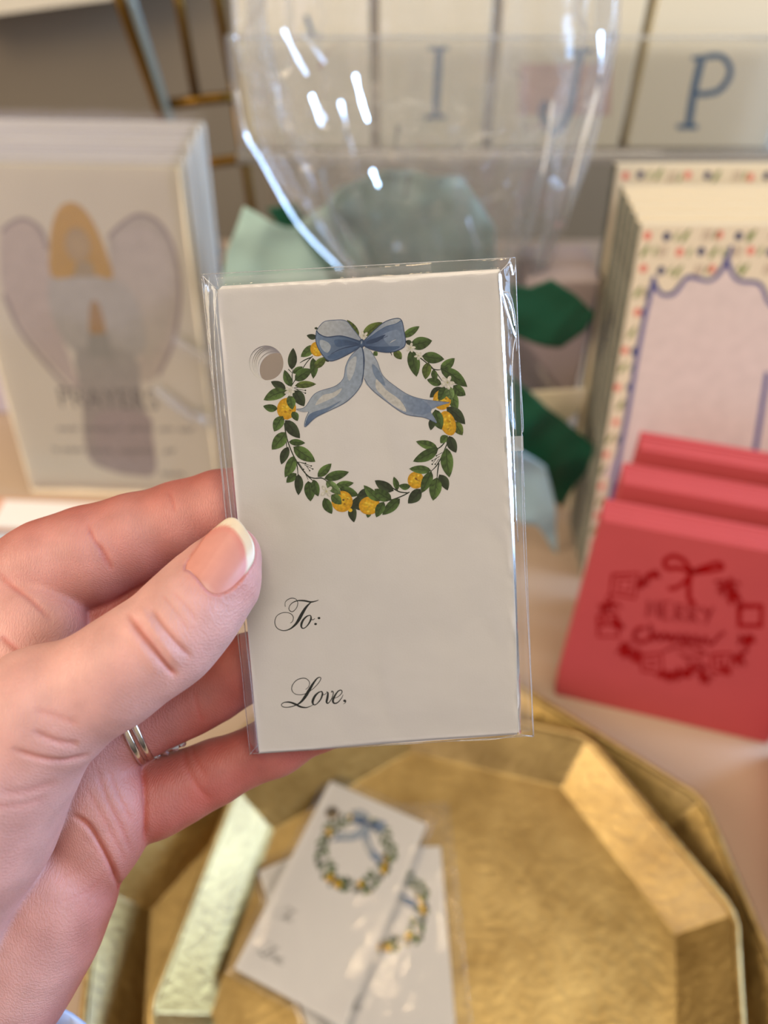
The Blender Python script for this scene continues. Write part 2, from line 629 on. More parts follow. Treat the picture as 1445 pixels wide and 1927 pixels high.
def wreath(A):
    def st(f, pts, w=1.6):
        A.line([f(*p) for p in pts], [w] * (len(pts) - 1) + [w * .5], STEM)

    def lf(f, L, sc):
        for b0, b1, t0, t1, wd, c in L:
            A.leaf(f(b0, b1), f(t0, t1), wd / sc, GR[c], random.uniform(-.12, .12))

    def lemon(c, rx, ry, ang=0):
        A.ellipse(c, rx, ry, ang, YEL, YEL2, 22)
        A.hold = True
        for k in range(14):
            a, q = random.uniform(0, 6.28), random.uniform(.1, .8)
            A.ellipse((c[0] + rx * q * math.cos(a) * .9, c[1] + ry * q * math.sin(a) * .9), rx * .16, ry * .13, 0, random.choice([(250, 216, 70), (226, 172, 30)]), None, 6)
        A.hold = False
        A.z += A.step

    def flower(c, r, n=5, a0=.2):
        for k in range(n):
            a = a0 + 2 * math.pi * k / n
            A.ellipse((c[0] + r * .56 * math.cos(a), c[1] + r * .56 * math.sin(a)), r * .46, r * .27, math.degrees(a), (240, 238, 228), (214, 212, 198), 12)
        A.ellipse(c, r * .15, r * .15, 0, (196, 196, 150), None, 8)

    st(ca, [(970, 850), (920, 905), (870, 985), (825, 1050), (790, 1110)])
    st(ca, [(960, 860), (910, 880), (868, 905)], 2)
    st(ca, [(808, 1060), (806, 1000), (815, 950)])
    st(ca, [(775, 955), (805, 985)])
    st(cb, [(470, 865), (520, 905), (560, 945), (600, 960), (642, 958)], 2)
    st(cb, [(550, 925), (600, 985), (645, 1050)], 2)
    st(cb, [(232, 815), (243, 845)], 2)
    st(cq, [(285, 290), (298, 390), (325, 490), (370, 600), (425, 695), (505, 795), (570, 825), (650, 825), (705, 860)], 2.2)
    st(cq, [(303, 440), (305, 500), (310, 560)])
    st(cq, [(395, 640), (410, 720), (416, 790)], 2)
    st(cq, [(480, 760), (515, 840)])
    st(cq, [(505, 800), (560, 850), (590, 880)])
    st(cc, [(692, 350), (660, 400), (625, 435), (595, 445)], 2.2)
    st(cc, [(682, 410), (645, 500), (600, 580), (550, 630)], 2)
    st(cc, [(620, 560), (610, 620), (604, 680)], 2.2)
    st(cc, [(385, 790), (330, 820), (250, 850), (180, 862)], 2.2)
    st(cc, [(372, 797), (310, 790), (260, 765), (225, 740)], 2.2)
    st(cc, [(290, 780), (285, 765)])
    for f, sc, a, b in ((cq, 5.16, (400, 665), (490, 680)), (cq, 5.16, (430, 668), (545, 706)), (cq, 5.16, (480, 695), (560, 736)), (cq, 5.16, (420, 672), (470, 740)),
                        (cq, 5.16, (500, 708), (530, 752)), (cc, 4.25, (645, 475), (600, 500)), (cc, 4.25, (625, 505), (566, 540)), (cc, 4.25, (620, 525), (590, 568)),
                        (cc, 4.25, (600, 520), (566, 568)), (ca, 4.25, (820, 1105), (880, 1098)), (ca, 4.25, (825, 1112), (912, 1125)), (ca, 4.25, (840, 1118), (912, 1147)), (ca, 4.25, (850, 1122), (887, 1158))):
        A.line([f(*a), f(*b)], [1.2, .8], STEM, False)
        A.ellipse(f(*b), 1.5, 1.5, 0, STEM, None, 8)
    # left and top left
    lf(ca, [(1340, 690, 1245, 560, 60, 'o'), (1005, 700, 922, 685, 46, 'd'), (1012, 632, 984, 626, 20, 'd'), (975, 765, 875, 857, 72, 'g'), (802, 958, 815, 785, 74, 'd'),
            (812, 988, 892, 935, 48, 'm'), (802, 1095, 745, 960, 66, 'm'), (1075, 868, 1100, 895, 30, 'd'), (972, 865, 975, 1032, 66, 'm'), (985, 945, 1080, 858, 66, 'o'),
            (828, 1045, 966, 958, 92, 'm')], 4.25)
    lemon(ca(1005, 795), 12.5, 14, -20)
    lf(ca, [(755, 1112, 636, 1054, 66, 'd'), (828, 1088, 999, 1075, 58, 'o'), (820, 1125, 903, 1252, 92, 'd')], 4.25)
    lemon(cq(305, 150), 18, 20.5, 10)
    A.ellipse(cq(310, 240), 4, 3.6, 0, YEL2, None, 8)
    lf(ca, [(770, 1128, 577, 1202, 92, 'g'), (690, 1272, 574, 1250, 62, 'm')], 4.25)
    lf(cq, [(360, 180, 413, 270, 70, 'm'), (330, 20, 362, 160, 88, 'g')], 5.16)
    flower(ca(785, 1130), 10)
    # top right
    lf(cb, [(8, 700, 168, 580, 88, 'o'), (330, 700, 465, 612, 62, 'g'), (100, 815, 127, 847, 40, 'g'), (260, 808, 321, 877, 62, 'o'), (355, 728, 405, 765, 40, 'd'),
            (390, 770, 566, 727, 104, 'm'), (395, 800, 441, 1016, 98, 'm'), (485, 850, 663, 876, 92, 'm'), (632, 950, 746, 867, 76, 'g'), (535, 900, 512, 1037, 74, 'o'), (575, 958, 594, 1052, 52, 'm'),
            (640, 1075, 524, 1038, 66, 'm'), (640, 1100, 546, 1182, 66, 'd'), (632, 950, 847, 1097, 100, 'm'), (735, 1085, 833, 1165, 84, 'm'), (725, 1130, 762, 1296, 80, 'g')], 4.25)
    lemon(cb(645, 1200), 17, 19, 0)
    lf(cb, [(665, 1095, 618, 1208, 76, 'm'), (690, 1090, 726, 1205, 74, 'l')], 4.25)
    flower(cb(393, 783), 9.5, 5, 1.2)
    flower(cb(455, 848), 8, 5, .4)
    flower(cb(688, 1062), 13.5, 5, .1)
    flower(cb(20, 688), 9, 5, .5)
    # right
    lf(cc, [(680, 112, 830, 248, 92, 'd'), (740, 225, 808, 336, 80, 'o'), (590, 190, 553, 296, 60, 'd'), (690, 340, 632, 400, 62, 'g')], 4.25)
    lemon(cc(690, 240), 14.5, 24, -20)
    lf(cc, [(590, 130, 640, 292, 96, 'm'), (700, 342, 757, 476, 80, 'd'), (608, 438, 436, 385, 70, 'g'), (615, 442, 412, 546, 90, 'm'), (680, 438, 703, 674, 102, 'g')], 4.25)
    lemon(cc(435, 695), 15.5, 16, -10)
    lf(cc, [(558, 618, 381, 603, 68, 'g'), (560, 625, 481, 797, 84, 'm'), (622, 650, 690, 777, 76, 'd'), (605, 672, 572, 859, 100, 'g'), (472, 765, 372, 881, 92, 'd'), (392, 745, 297, 738, 52, 'm'),
            (288, 775, 258, 667, 48, 'm'), (258, 780, 107, 697, 84, 'd'), (308, 842, 166, 973, 82, 'm')], 4.25)
    # bottom left
    lf(cq, [(270, 222, 185, 372, 104, 'g'), (292, 262, 436, 437, 112, 'd'), (300, 378, 162, 547, 124, 'g'), (328, 472, 486, 483, 66, 'm'), (372, 520, 585, 665, 120, 'g'), (322, 520, 254, 692, 84, 'd'),
            (378, 608, 290, 817, 104, 'g'), (400, 778, 303, 868, 76, 'm'), (420, 785, 420, 990, 86, 'd'), (515, 852, 538, 1050, 108, 'm'), (568, 838, 613, 1002, 84, 'm'), (608, 812, 742, 682, 84, 'g'),
            (672, 828, 912, 764, 94, 'm'), (672, 1015, 746, 1172, 92, 'm'), (945, 1085, 960, 1254, 84, 'd'), (980, 1010, 1012, 1136, 120, 'd'), (1140, 960, 985, 1010, 110, 'd'), (780, 900, 958, 870, 72, 'g'),
            (820, 925, 1004, 992, 92, 'm')], 5.16)
    lemon(cq(845, 1050), 20, 20, 40)
    A.ellipse(cq(925, 1135), 4, 3.6, 0, YEL, None, 8)
    lf(cq, [(690, 850, 832, 985, 92, 'l'), (742, 985, 839, 1078, 92, 'g')], 5.16)
    flower(cq(692, 952), 13, 4, .9)
    # bottom
    lf(cc, [(240, 848, 104, 765, 92, 'm'), (60, 945, 50, 995, 40, 'm')], 4.25)
    lemon(cq(1110, 1090), 20, 17, -10)
    lf(cc, [(152, 862, 18, 735, 72, 'g'), (180, 868, 118, 992, 74, 'm')], 4.25)


BL_L, BL_M, BL_D, BL_N = (178, 190, 202), (128, 148, 176), (84, 110, 148), (54, 76, 112)


def bow(A):
    z = cz
    # tails
    lt = [(690, 405), (655, 440), (636, 480), (626, 530), (592, 562), (530, 582), (500, 602), (468, 648), (432, 657), (460, 668), (484, 668), (470, 700), (469, 729), (510, 692), (560, 666), (638, 626), (690, 572), (708, 520), (707, 410)]
    A.poly([z(*p) for p in lt], (150, 168, 192), (176, 188, 200), (-1, .6))
    A.poly([z(*p) for p in [(500, 670), (560, 650), (620, 620), (560, 664), (512, 690), (470, 728), (478, 690)]], BL_M, BL_D, (0, 1))
    A.poly([z(*p) for p in [(540, 600), (580, 590), (620, 570), (600, 600), (550, 625), (510, 640)]], (206, 208, 206))
    A.poly([z(*p) for p in [(650, 460), (680, 440), (672, 500), (650, 540), (640, 500)]], (192, 200, 208))
    rt = [(708, 410), (738, 416), (765, 460), (790, 520), (850, 570), (900, 600), (950, 615), (1000, 622), (1063, 629), (1030, 640), (1000, 652), (985, 664), (1000, 690), (1009, 714), (960, 691), (880, 676), (800, 622), (740, 572), (712, 530)]
    A.poly([z(*p) for p in rt], (178, 190, 204), (128, 146, 176), (1, .3))
    A.poly([z(*p) for p in [(765, 530), (800, 575), (860, 620), (885, 668), (830, 640), (790, 605), (760, 570)]], (210, 210, 206))
    A.poly([z(*p) for p in [(745, 470), (775, 500), (800, 560), (770, 540), (750, 510)]], BL_M)
    A.poly([z(*p) for p in [(870, 600), (950, 618), (990, 660), (950, 680), (900, 665)]], (140, 158, 184), (120, 140, 172), (1, 0))
    oc = (92, 108, 138)
    A.line([z(*p) for p in lt[:9]], 1.0, oc)
    A.line([z(*p) for p in lt[10:]], 1.3, oc)
    A.line([z(*p) for p in rt[1:9]], .9, oc)
    A.line([z(*p) for p in rt[13:]], 1.0, oc)
    A.line([z(*p) for p in [(703, 400), (712, 450), (708, 510), (700, 545)]], [2.4, 2, 1.5, .8], BL_N)
    # left loop
    A.poly([z(*p) for p in [(518, 335), (545, 298), (590, 290), (636, 293), (665, 325), (702, 372), (690, 378), (640, 362), (590, 368), (535, 352)]], (196, 202, 206), (160, 172, 190), (1, .2))
    A.poly([z(*p) for p in [(515, 332), (528, 348), (560, 360), (620, 356), (690, 376), (703, 392), (665, 420), (600, 452), (562, 455), (528, 415), (513, 375)]], (128, 150, 180), (62, 88, 126), (1, .1))
    A.poly([z(*p) for p in [(530, 372), (560, 380), (575, 400), (560, 425), (535, 405)]], (176, 188, 200))
    A.poly([z(*p) for p in [(560, 440), (620, 415), (690, 395), (640, 425), (590, 450)]], BL_D)
    A.poly([z(*p) for p in [(590, 372), (640, 372), (690, 388), (640, 395), (600, 400)]], BL_D, BL_N, (1, 0))
    lo = [(515, 332), (528, 348), (560, 360), (620, 356), (695, 378)]
    A.line([z(*p) for p in lo], [2, 2, 2, 2.2, 2.6], BL_N)
    A.line([z(*p) for p in [(515, 335), (513, 375), (528, 415), (562, 455), (600, 452), (665, 420), (700, 396)]], 1.3, BL_N)
    A.line([z(*p) for p in [(518, 330), (545, 298), (590, 290), (636, 293), (665, 325), (700, 370)]], 1.3, (96, 112, 146))
    A.line([z(*p) for p in [(575, 430), (620, 408), (690, 392)]], [.8, 1.6, 2.4], BL_N)
    # right loop
    A.poly([z(*p) for p in [(712, 374), (760, 326), (800, 296), (845, 283), (866, 294), (835, 312), (790, 325), (745, 358)]], (190, 198, 206), BL_M, (-1, .5))
    A.poly([z(*p) for p in [(705, 384), (755, 345), (800, 318), (840, 308), (866, 290), (874, 330), (882, 382), (868, 406), (820, 422), (770, 418), (725, 404)]], (64, 90, 130), (132, 152, 182), (1, 0))
    A.poly([z(*p) for p in [(790, 350), (840, 330), (862, 345), (866, 385), (830, 400), (800, 380)]], (136, 156, 186), BL_M, (0, 1))
    A.poly([z(*p) for p in [(720, 398), (780, 400), (860, 398), (820, 420), (770, 418)]], BL_D, BL_N, (-1, 0))
    A.poly([z(*p) for p in [(720, 378), (770, 360), (800, 350), (770, 378), (730, 388)]], BL_N)
    A.line([z(*p) for p in [(710, 376), (760, 326), (800, 296), (845, 283), (866, 292), (875, 330), (882, 382), (868, 406), (820, 422), (770, 418), (725, 404), (706, 388)]], 1.5, BL_N)
    A.line([z(*p) for p in [(755, 345), (800, 318), (840, 306), (864, 292)]], 1.4, BL_D)
    A.line([z(*p) for p in [(720, 388), (770, 372), (810, 355)]], [2, 1.4, .8], BL_N)
    A.line([z(*p) for p in [(818, 384), (830, 376), (843, 370)]], [.6, 1.6, .6], (210, 214, 218))
    A.ellipse(z(702, 386), 5.2, 8.4, 0, BL_D, BL_N, 16)
    A.ellipse(z(701, 382), 1.4, 3.5, 8, (190, 202, 214), BL_M, 10)


INK = (34, 38, 36)


def script_words(A):
    def s_(pts, w):
        if not isinstance(w, list):
            w = [w] * len(pts)
        A.line([ct(*p) for p in pts], [x / 4.817 for x in w], INK)
    s_([(370, 298), (368, 265), (385, 238), (425, 220), (465, 228), (483, 262), (470, 310), (435, 342), (408, 330), (405, 300), (430, 265), (480, 243), (540, 243), (600, 254), (640, 248), (671, 237)],
       [5, 5, 6, 7, 6, 6, 6, 7, 7, 6, 7, 10, 15, 14, 9, 5])
    s_([(605, 255), (560, 300), (522, 360), (492, 415), (460, 460), (410, 500), (350, 514), (295, 490), (275, 440), (290, 385), (335, 355), (385, 350), (425, 365), (443, 395), (435, 430), (415, 446)],
       [8, 20, 28, 28, 20, 11, 8, 7, 7, 6, 6, 6, 7, 7, 6, 5])
    s_([(592, 376), (565, 384), (532, 418), (515, 460), (522, 490), (548, 488), (580, 455), (602, 410), (600, 380), (585, 374)], [7, 12, 18, 20, 12, 9, 12, 16, 10, 6])
    s_([(600, 395), (615, 416), (638, 405)], [5, 7, 5])
    A.ellipse(ct(675, 400), 2.7, 2.2, 0, INK, None, 14)
    A.ellipse(ct(644, 454), 2.7, 2.2, 0, INK, None, 14)
    s_([(555, 1048), (583, 1020), (588, 980), (560, 950), (520, 946), (470, 965), (434, 1010), (430, 1055), (460, 1088), (510, 1095), (560, 1082), (620, 1042), (670, 990), (692, 950), (682, 937), (655, 950),
        (618, 1000), (585, 1055), (552, 1110), (512, 1160), (465, 1190), (400, 1208), (350, 1205), (335, 1185), (360, 1165), (410, 1163), (460, 1180), (510, 1205), (560, 1211), (600, 1198), (632, 1180)],
       [5, 6, 6, 7, 7, 7, 7, 7, 6, 6, 6, 6, 7, 7, 8, 12, 20, 26, 26, 18, 10, 8, 7, 7, 8, 14, 18, 16, 10, 6, 5])
    s_([(700, 1066), (672, 1074), (638, 1108), (618, 1155), (626, 1184), (652, 1180), (688, 1140), (706, 1095), (702, 1068), (690, 1064)], [7, 12, 20, 22, 12, 9, 12, 16, 11, 6])
    s_([(706, 1085), (722, 1095), (745, 1078)], [5, 6, 5])
    s_([(742, 1070), (756, 1078), (752, 1120), (744, 1160), (758, 1172), (785, 1140), (803, 1095), (802, 1068), (790, 1064), (788, 1076)], [6, 14, 20, 18, 10, 8, 8, 10, 9, 6])
    s_([(812, 1128), (850, 1112), (882, 1078), (878, 1054), (850, 1062), (820, 1102), (802, 1145), (812, 1172), (845, 1165), (880, 1125), (893, 1095)], [5, 6, 8, 9, 10, 16, 20, 14, 10, 7, 4])
    A.ellipse(ct(908, 1150), 2.8, 2.4, 0, INK, None, 14)
    s_([(917, 1150), (915, 1165), (896, 1180)], [10, 7, 3])


front_tag = link('gift_tag', tag_mesh(*HC), M_card, mat=HF.mat())
tag(front_tag, 'white gift tag held up in front, blue bow and lemon wreath above To and Love', 'gift tag')
A1 = Art(HF)
wreath(A1)
wp = A1.build('wreath_print', M_ink, front_tag)
wp['label'] = 'printed lemon and leaf wreath'
A2 = Art(HF, z=0.00016)
bow(A2)
bp = A2.build('bow_print', M_inkbow, front_tag)
bp['label'] = 'printed blue watercolour bow'
A3 = Art(HF)
script_words(A3)
lp = A3.build('lettering', M_ink, front_tag)
lp['label'] = 'dark script words'
for k in range(1, 6):
    fo = Frame(HF.o + HF.Z * (-0.00048 * k) + HF.X * (.0003 + 0.00018 * k) + HF.Y * (0.0003 * k if k < 4 else 0.0007), HF.X, HF.Y)
    t_ = link('gift_tag', tag_mesh(HC[0] + .00012 * k, HC[1] - .00045 * k), M_card, mat=fo.mat())
    tag(t_, 'white gift tag inside the held sleeve, %s, its edge peeking out' % ['directly behind the front tag', 'second behind the front tag', 'third behind the front tag', 'fourth behind the front tag', 'rearmost of the pack'][k - 1], 'gift tag', 'tags behind the front one in the held sleeve')


# ------------------------------------------------------------------ clear sleeves
def ss(x):
    x = max(0.0, min(1.0, x))
    return x * x * (3 - 2 * x)


def sleeve_sheet(corn, back, zf, zm, seed, thick, n=(90, 150)):
    TLc, TRc, BRc, BLc = [np.array(c) for c in corn]

    def fn(u, v):
        p = (BLc * (1 - u) + BRc * u) * (1 - v) + (TLc * (1 - u) + TRc * u) * v
        x, y = p
        dx, dy = max(-x, x - TW, 0), max(-y, y - TH, 0)
        ml = max((-TLc[0] if x < 0 else TRc[0] - TW), 1e-4)
        mt = max((TLc[1] - TH if y > TH else -BLc[1]), 1e-4)
        a = max(dx / ml if dx else 0, dy / mt if dy else 0)
        a = ss(min(1, a * 1.05))
        zz = zf * (1 - a) + zm * a
        nz = mnoise.noise(Vector((x * 90 + seed, y * 40, 0)))
        rid = abs(mnoise.noise(Vector((x * 340 + y * 130 + seed, y * 60 - x * 50, 3)))) - .2
        margin = 1 if (dx or dy) else 0
        edge = min(u, 1 - u, v, 1 - v) * 12
        amp = (0.00022 * nz + .0001 * nz if not margin else 0.0011 * rid) * min(1, edge)
        if back:
            amp = -abs(amp)
        elif not margin:
            amp = abs(amp)
        return (x, y, zz + amp)
    me = grid_mesh(n[0], n[1], fn)
    return me


def make_sleeve(frame_mat, corn, thick, label, group=None, cat='clear sleeve', seams=True, seed=0.0, n=(90, 150)):
    r = empty('cellophane_sleeve', frame_mat)
    tag(r, label, cat, group)
    mid = -thick / 2
    link('front_sheet', sleeve_sheet(corn, False, 0.00045, mid + .00003, seed, thick, n), M_film, r, smooth=True)
    link('back_sheet', sleeve_sheet(corn, True, -thick - 0.0002, mid - .00003, seed + 9, thick, n), M_film, r, smooth=True)
    TLc, TRc, BRc, BLc = [Vector((c[0], c[1], mid)) for c in corn]
    if seams:
        def ln(a, b, rr, k=40, wob=.00012, zo=0.0, s2=0.0):
            pts = []
            for i in range(k + 1):
                t = i / k
                p = a.lerp(b, t)
                nn = mnoise.noise(Vector((t * 14 + s2, s2, 0)))
                pts.append((p.x + nn * wob, p.y, p.z + zo + mnoise.noise(Vector((t * 10, s2, 4))) * wob))
            return tube_mesh(pts, rr, 6)
        link('seam', ln(BRc, TRc, .00011, s2=1), M_seam, r, smooth=True)
        link('seam', ln(BLc, TLc, .00012, s2=2), M_seam, r, smooth=True)
        link('bottom_fold', ln(BLc, BRc, .00010, s2=3), M_seam, r, smooth=True)
        link('top_fold', ln(TLc, TRc, .00010, s2=4), M_seam, r, smooth=True)
    return r


corn = [HF.loc(376, 514), HF.loc(972, 482), HF.loc(1006, 1390), HF.loc(469, 1424)]
HT = 0.0031
sl = make_sleeve(HF.mat(), corn, HT, 'clear cellophane sleeve held in the fingers, wrapping the upright stack of tags', cat='clear sleeve', seed=2.0)
# folded margin details of the held sleeve
L_ = lambda px, py, z=-.001: (*HF.loc(px, py), z)
for pts, rr in (([(409, 545, .0003), (404, 640, .0002), (417, 800, 0), (437, 980, 0), (470, 1260, 0), (487, 1415, 0)], .00013),
                ([(392, 520, -.0005), (394, 620, 0), (402, 720, 0), (424, 940, 0)], .0001),
                ([(378, 516, -.001), (408, 545, .0003)], .0001), ([(404, 516, -.001), (411, 540, .0002)], .0001)):
    q, _ = spline([(p[0], p[1], p[2]) for p in pts])
    zz = _
    link('crease', tube_mesh([L_(a[0], a[1], b) for a, b in zip(q, zz)], rr, 6), M_seam, sl, smooth=True)
for pts, rr in (([(938, 512, .0004), (944, 560, .0001), (957, 600, 0), (970, 630, -.0005), (972, 625, -.0008)], .00016),
                ([(948, 550, 0), (960, 555, 0), (970, 600, -.0004), (973, 660, -.0006)], .00013),
                ([(940, 512, .0003), (955, 497, -.0002), (962, 484, -.001)], .00013),
                ([(972, 630, -.0004), (965, 665, 0), (963, 760, 0), (972, 960, -.0003), (976, 1020, -.0006)], .00012),
                ([(960, 490, -.0002), (966, 515, -.0002), (971, 500, -.0008)], .00013),
                ([(977, 640, -.001), (986, 800, -.001), (983, 830, -.001), (987, 1020, -.001), (998, 1230, -.001), (1006, 1390, -.001)], .00009),
                ([(860, 1394, 0), (930, 1392, -.0003), (975, 1383, 0), (1004, 1390, -.001)], .0001),
                ([(468, 1424, -.001), (487, 1400, 0)], .0001)):
    q, zz = spline(pts)
    link('crease', tube_mesh([L_(a[0], a[1], b) for a, b in zip(q, zz)], rr, 6), M_seam, sl, smooth=True)
# the folded-over flap behind the top edge and the square of sticky tape
fl = [HF.loc(404, 516), HF.loc(814, 491), HF.loc(818, 620), HF.loc(408, 640)]
link('flap', mesh_from([(*p, -HT - .0006) for p in fl], [(0, 1, 2, 3)]), film('flap_film', base=0.02, haze=0.14, rough=0.1), sl)
tp = [HF.loc(948, 822), HF.loc(984, 820), HF.loc(985, 848), HF.loc(950, 850)]
link('tape', mesh_from([(*p, .0002) for p in tp], [(0, 1, 2, 3)]), M_acryledge, sl)

# glint strips added along the sleeve's folds, tilted to reflect the window at camera
def tilted_strip(nm, pts, wd, toward, m, parent, fr):
    inv = np.stack([fr.X, fr.Y, fr.Z], 0)
    q, zz = spline(pts)
    P = [np.array([*fr.loc(a[0], a[1]), b]) for a, b in zip(q, zz)]
    vs, fs = [], []
    for i, p in enumerate(P):
        wpt = fr.o + fr.X * p[0] + fr.Y * p[1] + fr.Z * p[2]
        v1 = (C0 - wpt) / np.linalg.norm(C0 - wpt)
        v2 = (np.array(toward) - wpt)
        v2 /= np.linalg.norm(v2)
        n_ = inv @ ((v1 + v2) / np.linalg.norm(v1 + v2))
        t = P[min(i + 1, len(P) - 1)] - P[max(i - 1, 0)]
        s_ = np.cross(n_, t)
        s_ /= np.linalg.norm(s_)
        w_ = wd * (.7 + .5 * mnoise.noise(Vector((i * .35, wd * 900, 0))))
        vs += [p - s_ * w_, p, p + s_ * w_]
    for i in range(len(P) - 1):
        for k in (0, 1):
            fs.append((i * 3 + k, i * 3 + k + 1, i * 3 + k + 4, i * 3 + k + 3))
    return link(nm, mesh_from(vs, fs), m, parent, smooth=True)


WIN = (1.55, 0.40, 0.62)
M_glint = film('glint_film', base=0.10, rough=0.16, haze=0.06)
M_fold2 = film('soft_folded_film', base=0.03, rough=0.2, haze=0.07)
tilted_strip('side_fold_glint', [(941, 516, .0003), (947, 640, .0003), (955, 800, .0004), (963, 960, .0004), (972, 1180, .0004), (978, 1380, .0002)], .00062, WIN, M_glint, sl, HF)
tilted_strip('side_fold_glint', [(964, 720, -.0003), (968, 860, -.0004), (973, 985, -.0004)], .00013, WIN, M_glint, sl, HF)
tilted_strip('side_fold_glint', [(944, 545, .0002), (953, 580, .0001), (966, 620, -.0002), (972, 634, -.0006)], .0003, WIN, M_glint, sl, HF)
tilted_strip('side_fold_glint', [(950, 552, 0), (962, 575, -.0001), (969, 612, -.0004)], .00022, WIN, M_glint, sl, HF)
tilted_strip('side_fold_glint', [(958, 492, -.0006), (963, 500, -.0006), (966, 516, -.0006)], .0004, WIN, M_glint, sl, HF)
tilted_strip('side_fold_glint', [(380, 520, -.0008), (387, 534, -.0006), (392, 548, -.0006)], .0006, WIN, M_glint, sl, HF)


def film_patch(nm, pts, z, m):
    p = [(*HF.loc(a, b), z) for a, b in pts]
    return link(nm, mesh_from(p, [tuple(range(len(p)))]), m, sl)


film_patch('side_gusset', [(391, 522), (410, 546), (432, 860), (486, 1418), (470, 1400), (418, 860)], -.0006, M_fold2)
film_patch('side_gusset', [(396, 560), (406, 600), (424, 800), (447, 1010), (437, 1000), (412, 800)], -.0009, M_fold2)
film_patch('side_gusset', [(948, 530), (964, 560), (974, 820), (990, 1120), (1000, 1380), (984, 1380), (972, 1120)], -.0009, M_fold2)

# ------------------------------------------------------------------ the hand
def smin(a, b, k):
    h = np.clip(0.5 + 0.5 * (b - a) / k, 0, 1)
    return b * (1 - h) + a * h - k * h * (1 - h)


def cam_pt(px, py, d):
    return np.array([(px - CX) / F * d, -(py - CY) / F * d, d], dtype=np.float32)


def chain_sdf(G, nodes, k, flat=1.0):
    """nodes: (px, py, depth, radius in px at that depth). Tapered capsules between successive nodes."""
    out = None
    P = [cam_pt(a, b, c) for a, b, c, _ in nodes]
    R = [r * c / F for _, _, c, r in nodes]
    for i in range(len(P) - 1 if len(P) > 1 else 1):
        a, ra = P[i], R[i]
        b, rb = P[min(i + 1, len(P) - 1)], R[min(i + 1, len(P) - 1)]
        ba = b - a
        L = float(ba @ ba) + 1e-12
        px, py, pz = G[0] - a[0], G[1] - a[1], G[2] - a[2]
        t = np.clip((px * ba[0] + py * ba[1] + pz * ba[2]) / L, 0, 1)
        q = np.sqrt((px - ba[0] * t) ** 2 + (py - ba[1] * t) ** 2 + ((pz - ba[2] * t) * flat) ** 2) - (ra + (rb - ra) * t)
        out = q if out is None else smin(out, q, k)
    return out


def surface_nets(V, org, h):
    s = V < 0
    nx, ny, nz = V.shape
    c = np.zeros((nx - 1, ny - 1, nz - 1), np.int8)
    for dx in (0, 1):
        for dy in (0, 1):
            for dz in (0, 1):
                c += s[dx:nx - 1 + dx, dy:ny - 1 + dy, dz:nz - 1 + dz]
    act = (c > 0) & (c < 8)
    idx = -np.ones(act.shape, np.int64)
    ii = np.argwhere(act)
    idx[act] = np.arange(len(ii))
    acc = np.zeros((len(ii), 3))
    cnt = np.zeros(len(ii))
    cor = [(x, y, z) for x in (0, 1) for y in (0, 1) for z in (0, 1)]
    for a in cor:
        for ax in range(3):
            if a[ax]:
                continue
            b = list(a)
            b[ax] = 1
            va = V[ii[:, 0] + a[0], ii[:, 1] + a[1], ii[:, 2] + a[2]]
            vb = V[ii[:, 0] + b[0], ii[:, 1] + b[1], ii[:, 2] + b[2]]
            m = (va < 0) != (vb < 0)
            t = np.where(m, va / np.where(m, va - vb, 1), 0)
            p = np.tile(np.array(a, float), (len(ii), 1))
            p[:, ax] += t
            acc[m] += p[m]
            cnt[m] += 1
    vs = (ii + acc / cnt[:, None]) * h + org
    faces = []
    for ax in range(3):
        sl0 = [slice(None)] * 3
        sl1 = [slice(None)] * 3
        sl0[ax] = slice(0, -1)
        sl1[ax] = slice(1, None)
        m = s[tuple(sl0)] != s[tuple(sl1)]
        e_ = np.argwhere(m)
        o1, o2 = [k for k in range(3) if k != ax]
        ok = (e_[:, o1] > 0) & (e_[:, o2] > 0) & (e_[:, o1] < V.shape[o1] - 1) & (e_[:, o2] < V.shape[o2] - 1)
        e_ = e_[ok]
        inside = s[e_[:, 0], e_[:, 1], e_[:, 2]]
        q = []
        for d1, d2 in ((0, 0), (1, 0), (1, 1), (0, 1)):
            f_ = e_.copy()
            f_[:, o1] -= d1
            f_[:, o2] -= d2
            q.append(idx[f_[:, 0], f_[:, 1], f_[:, 2]])
        q = np.stack(q, 1)
        fl_ = inside if ax != 1 else ~inside
        q[~fl_] = q[~fl_][:, ::-1]
        faces.append(q)
    return vs, np.concatenate(faces)


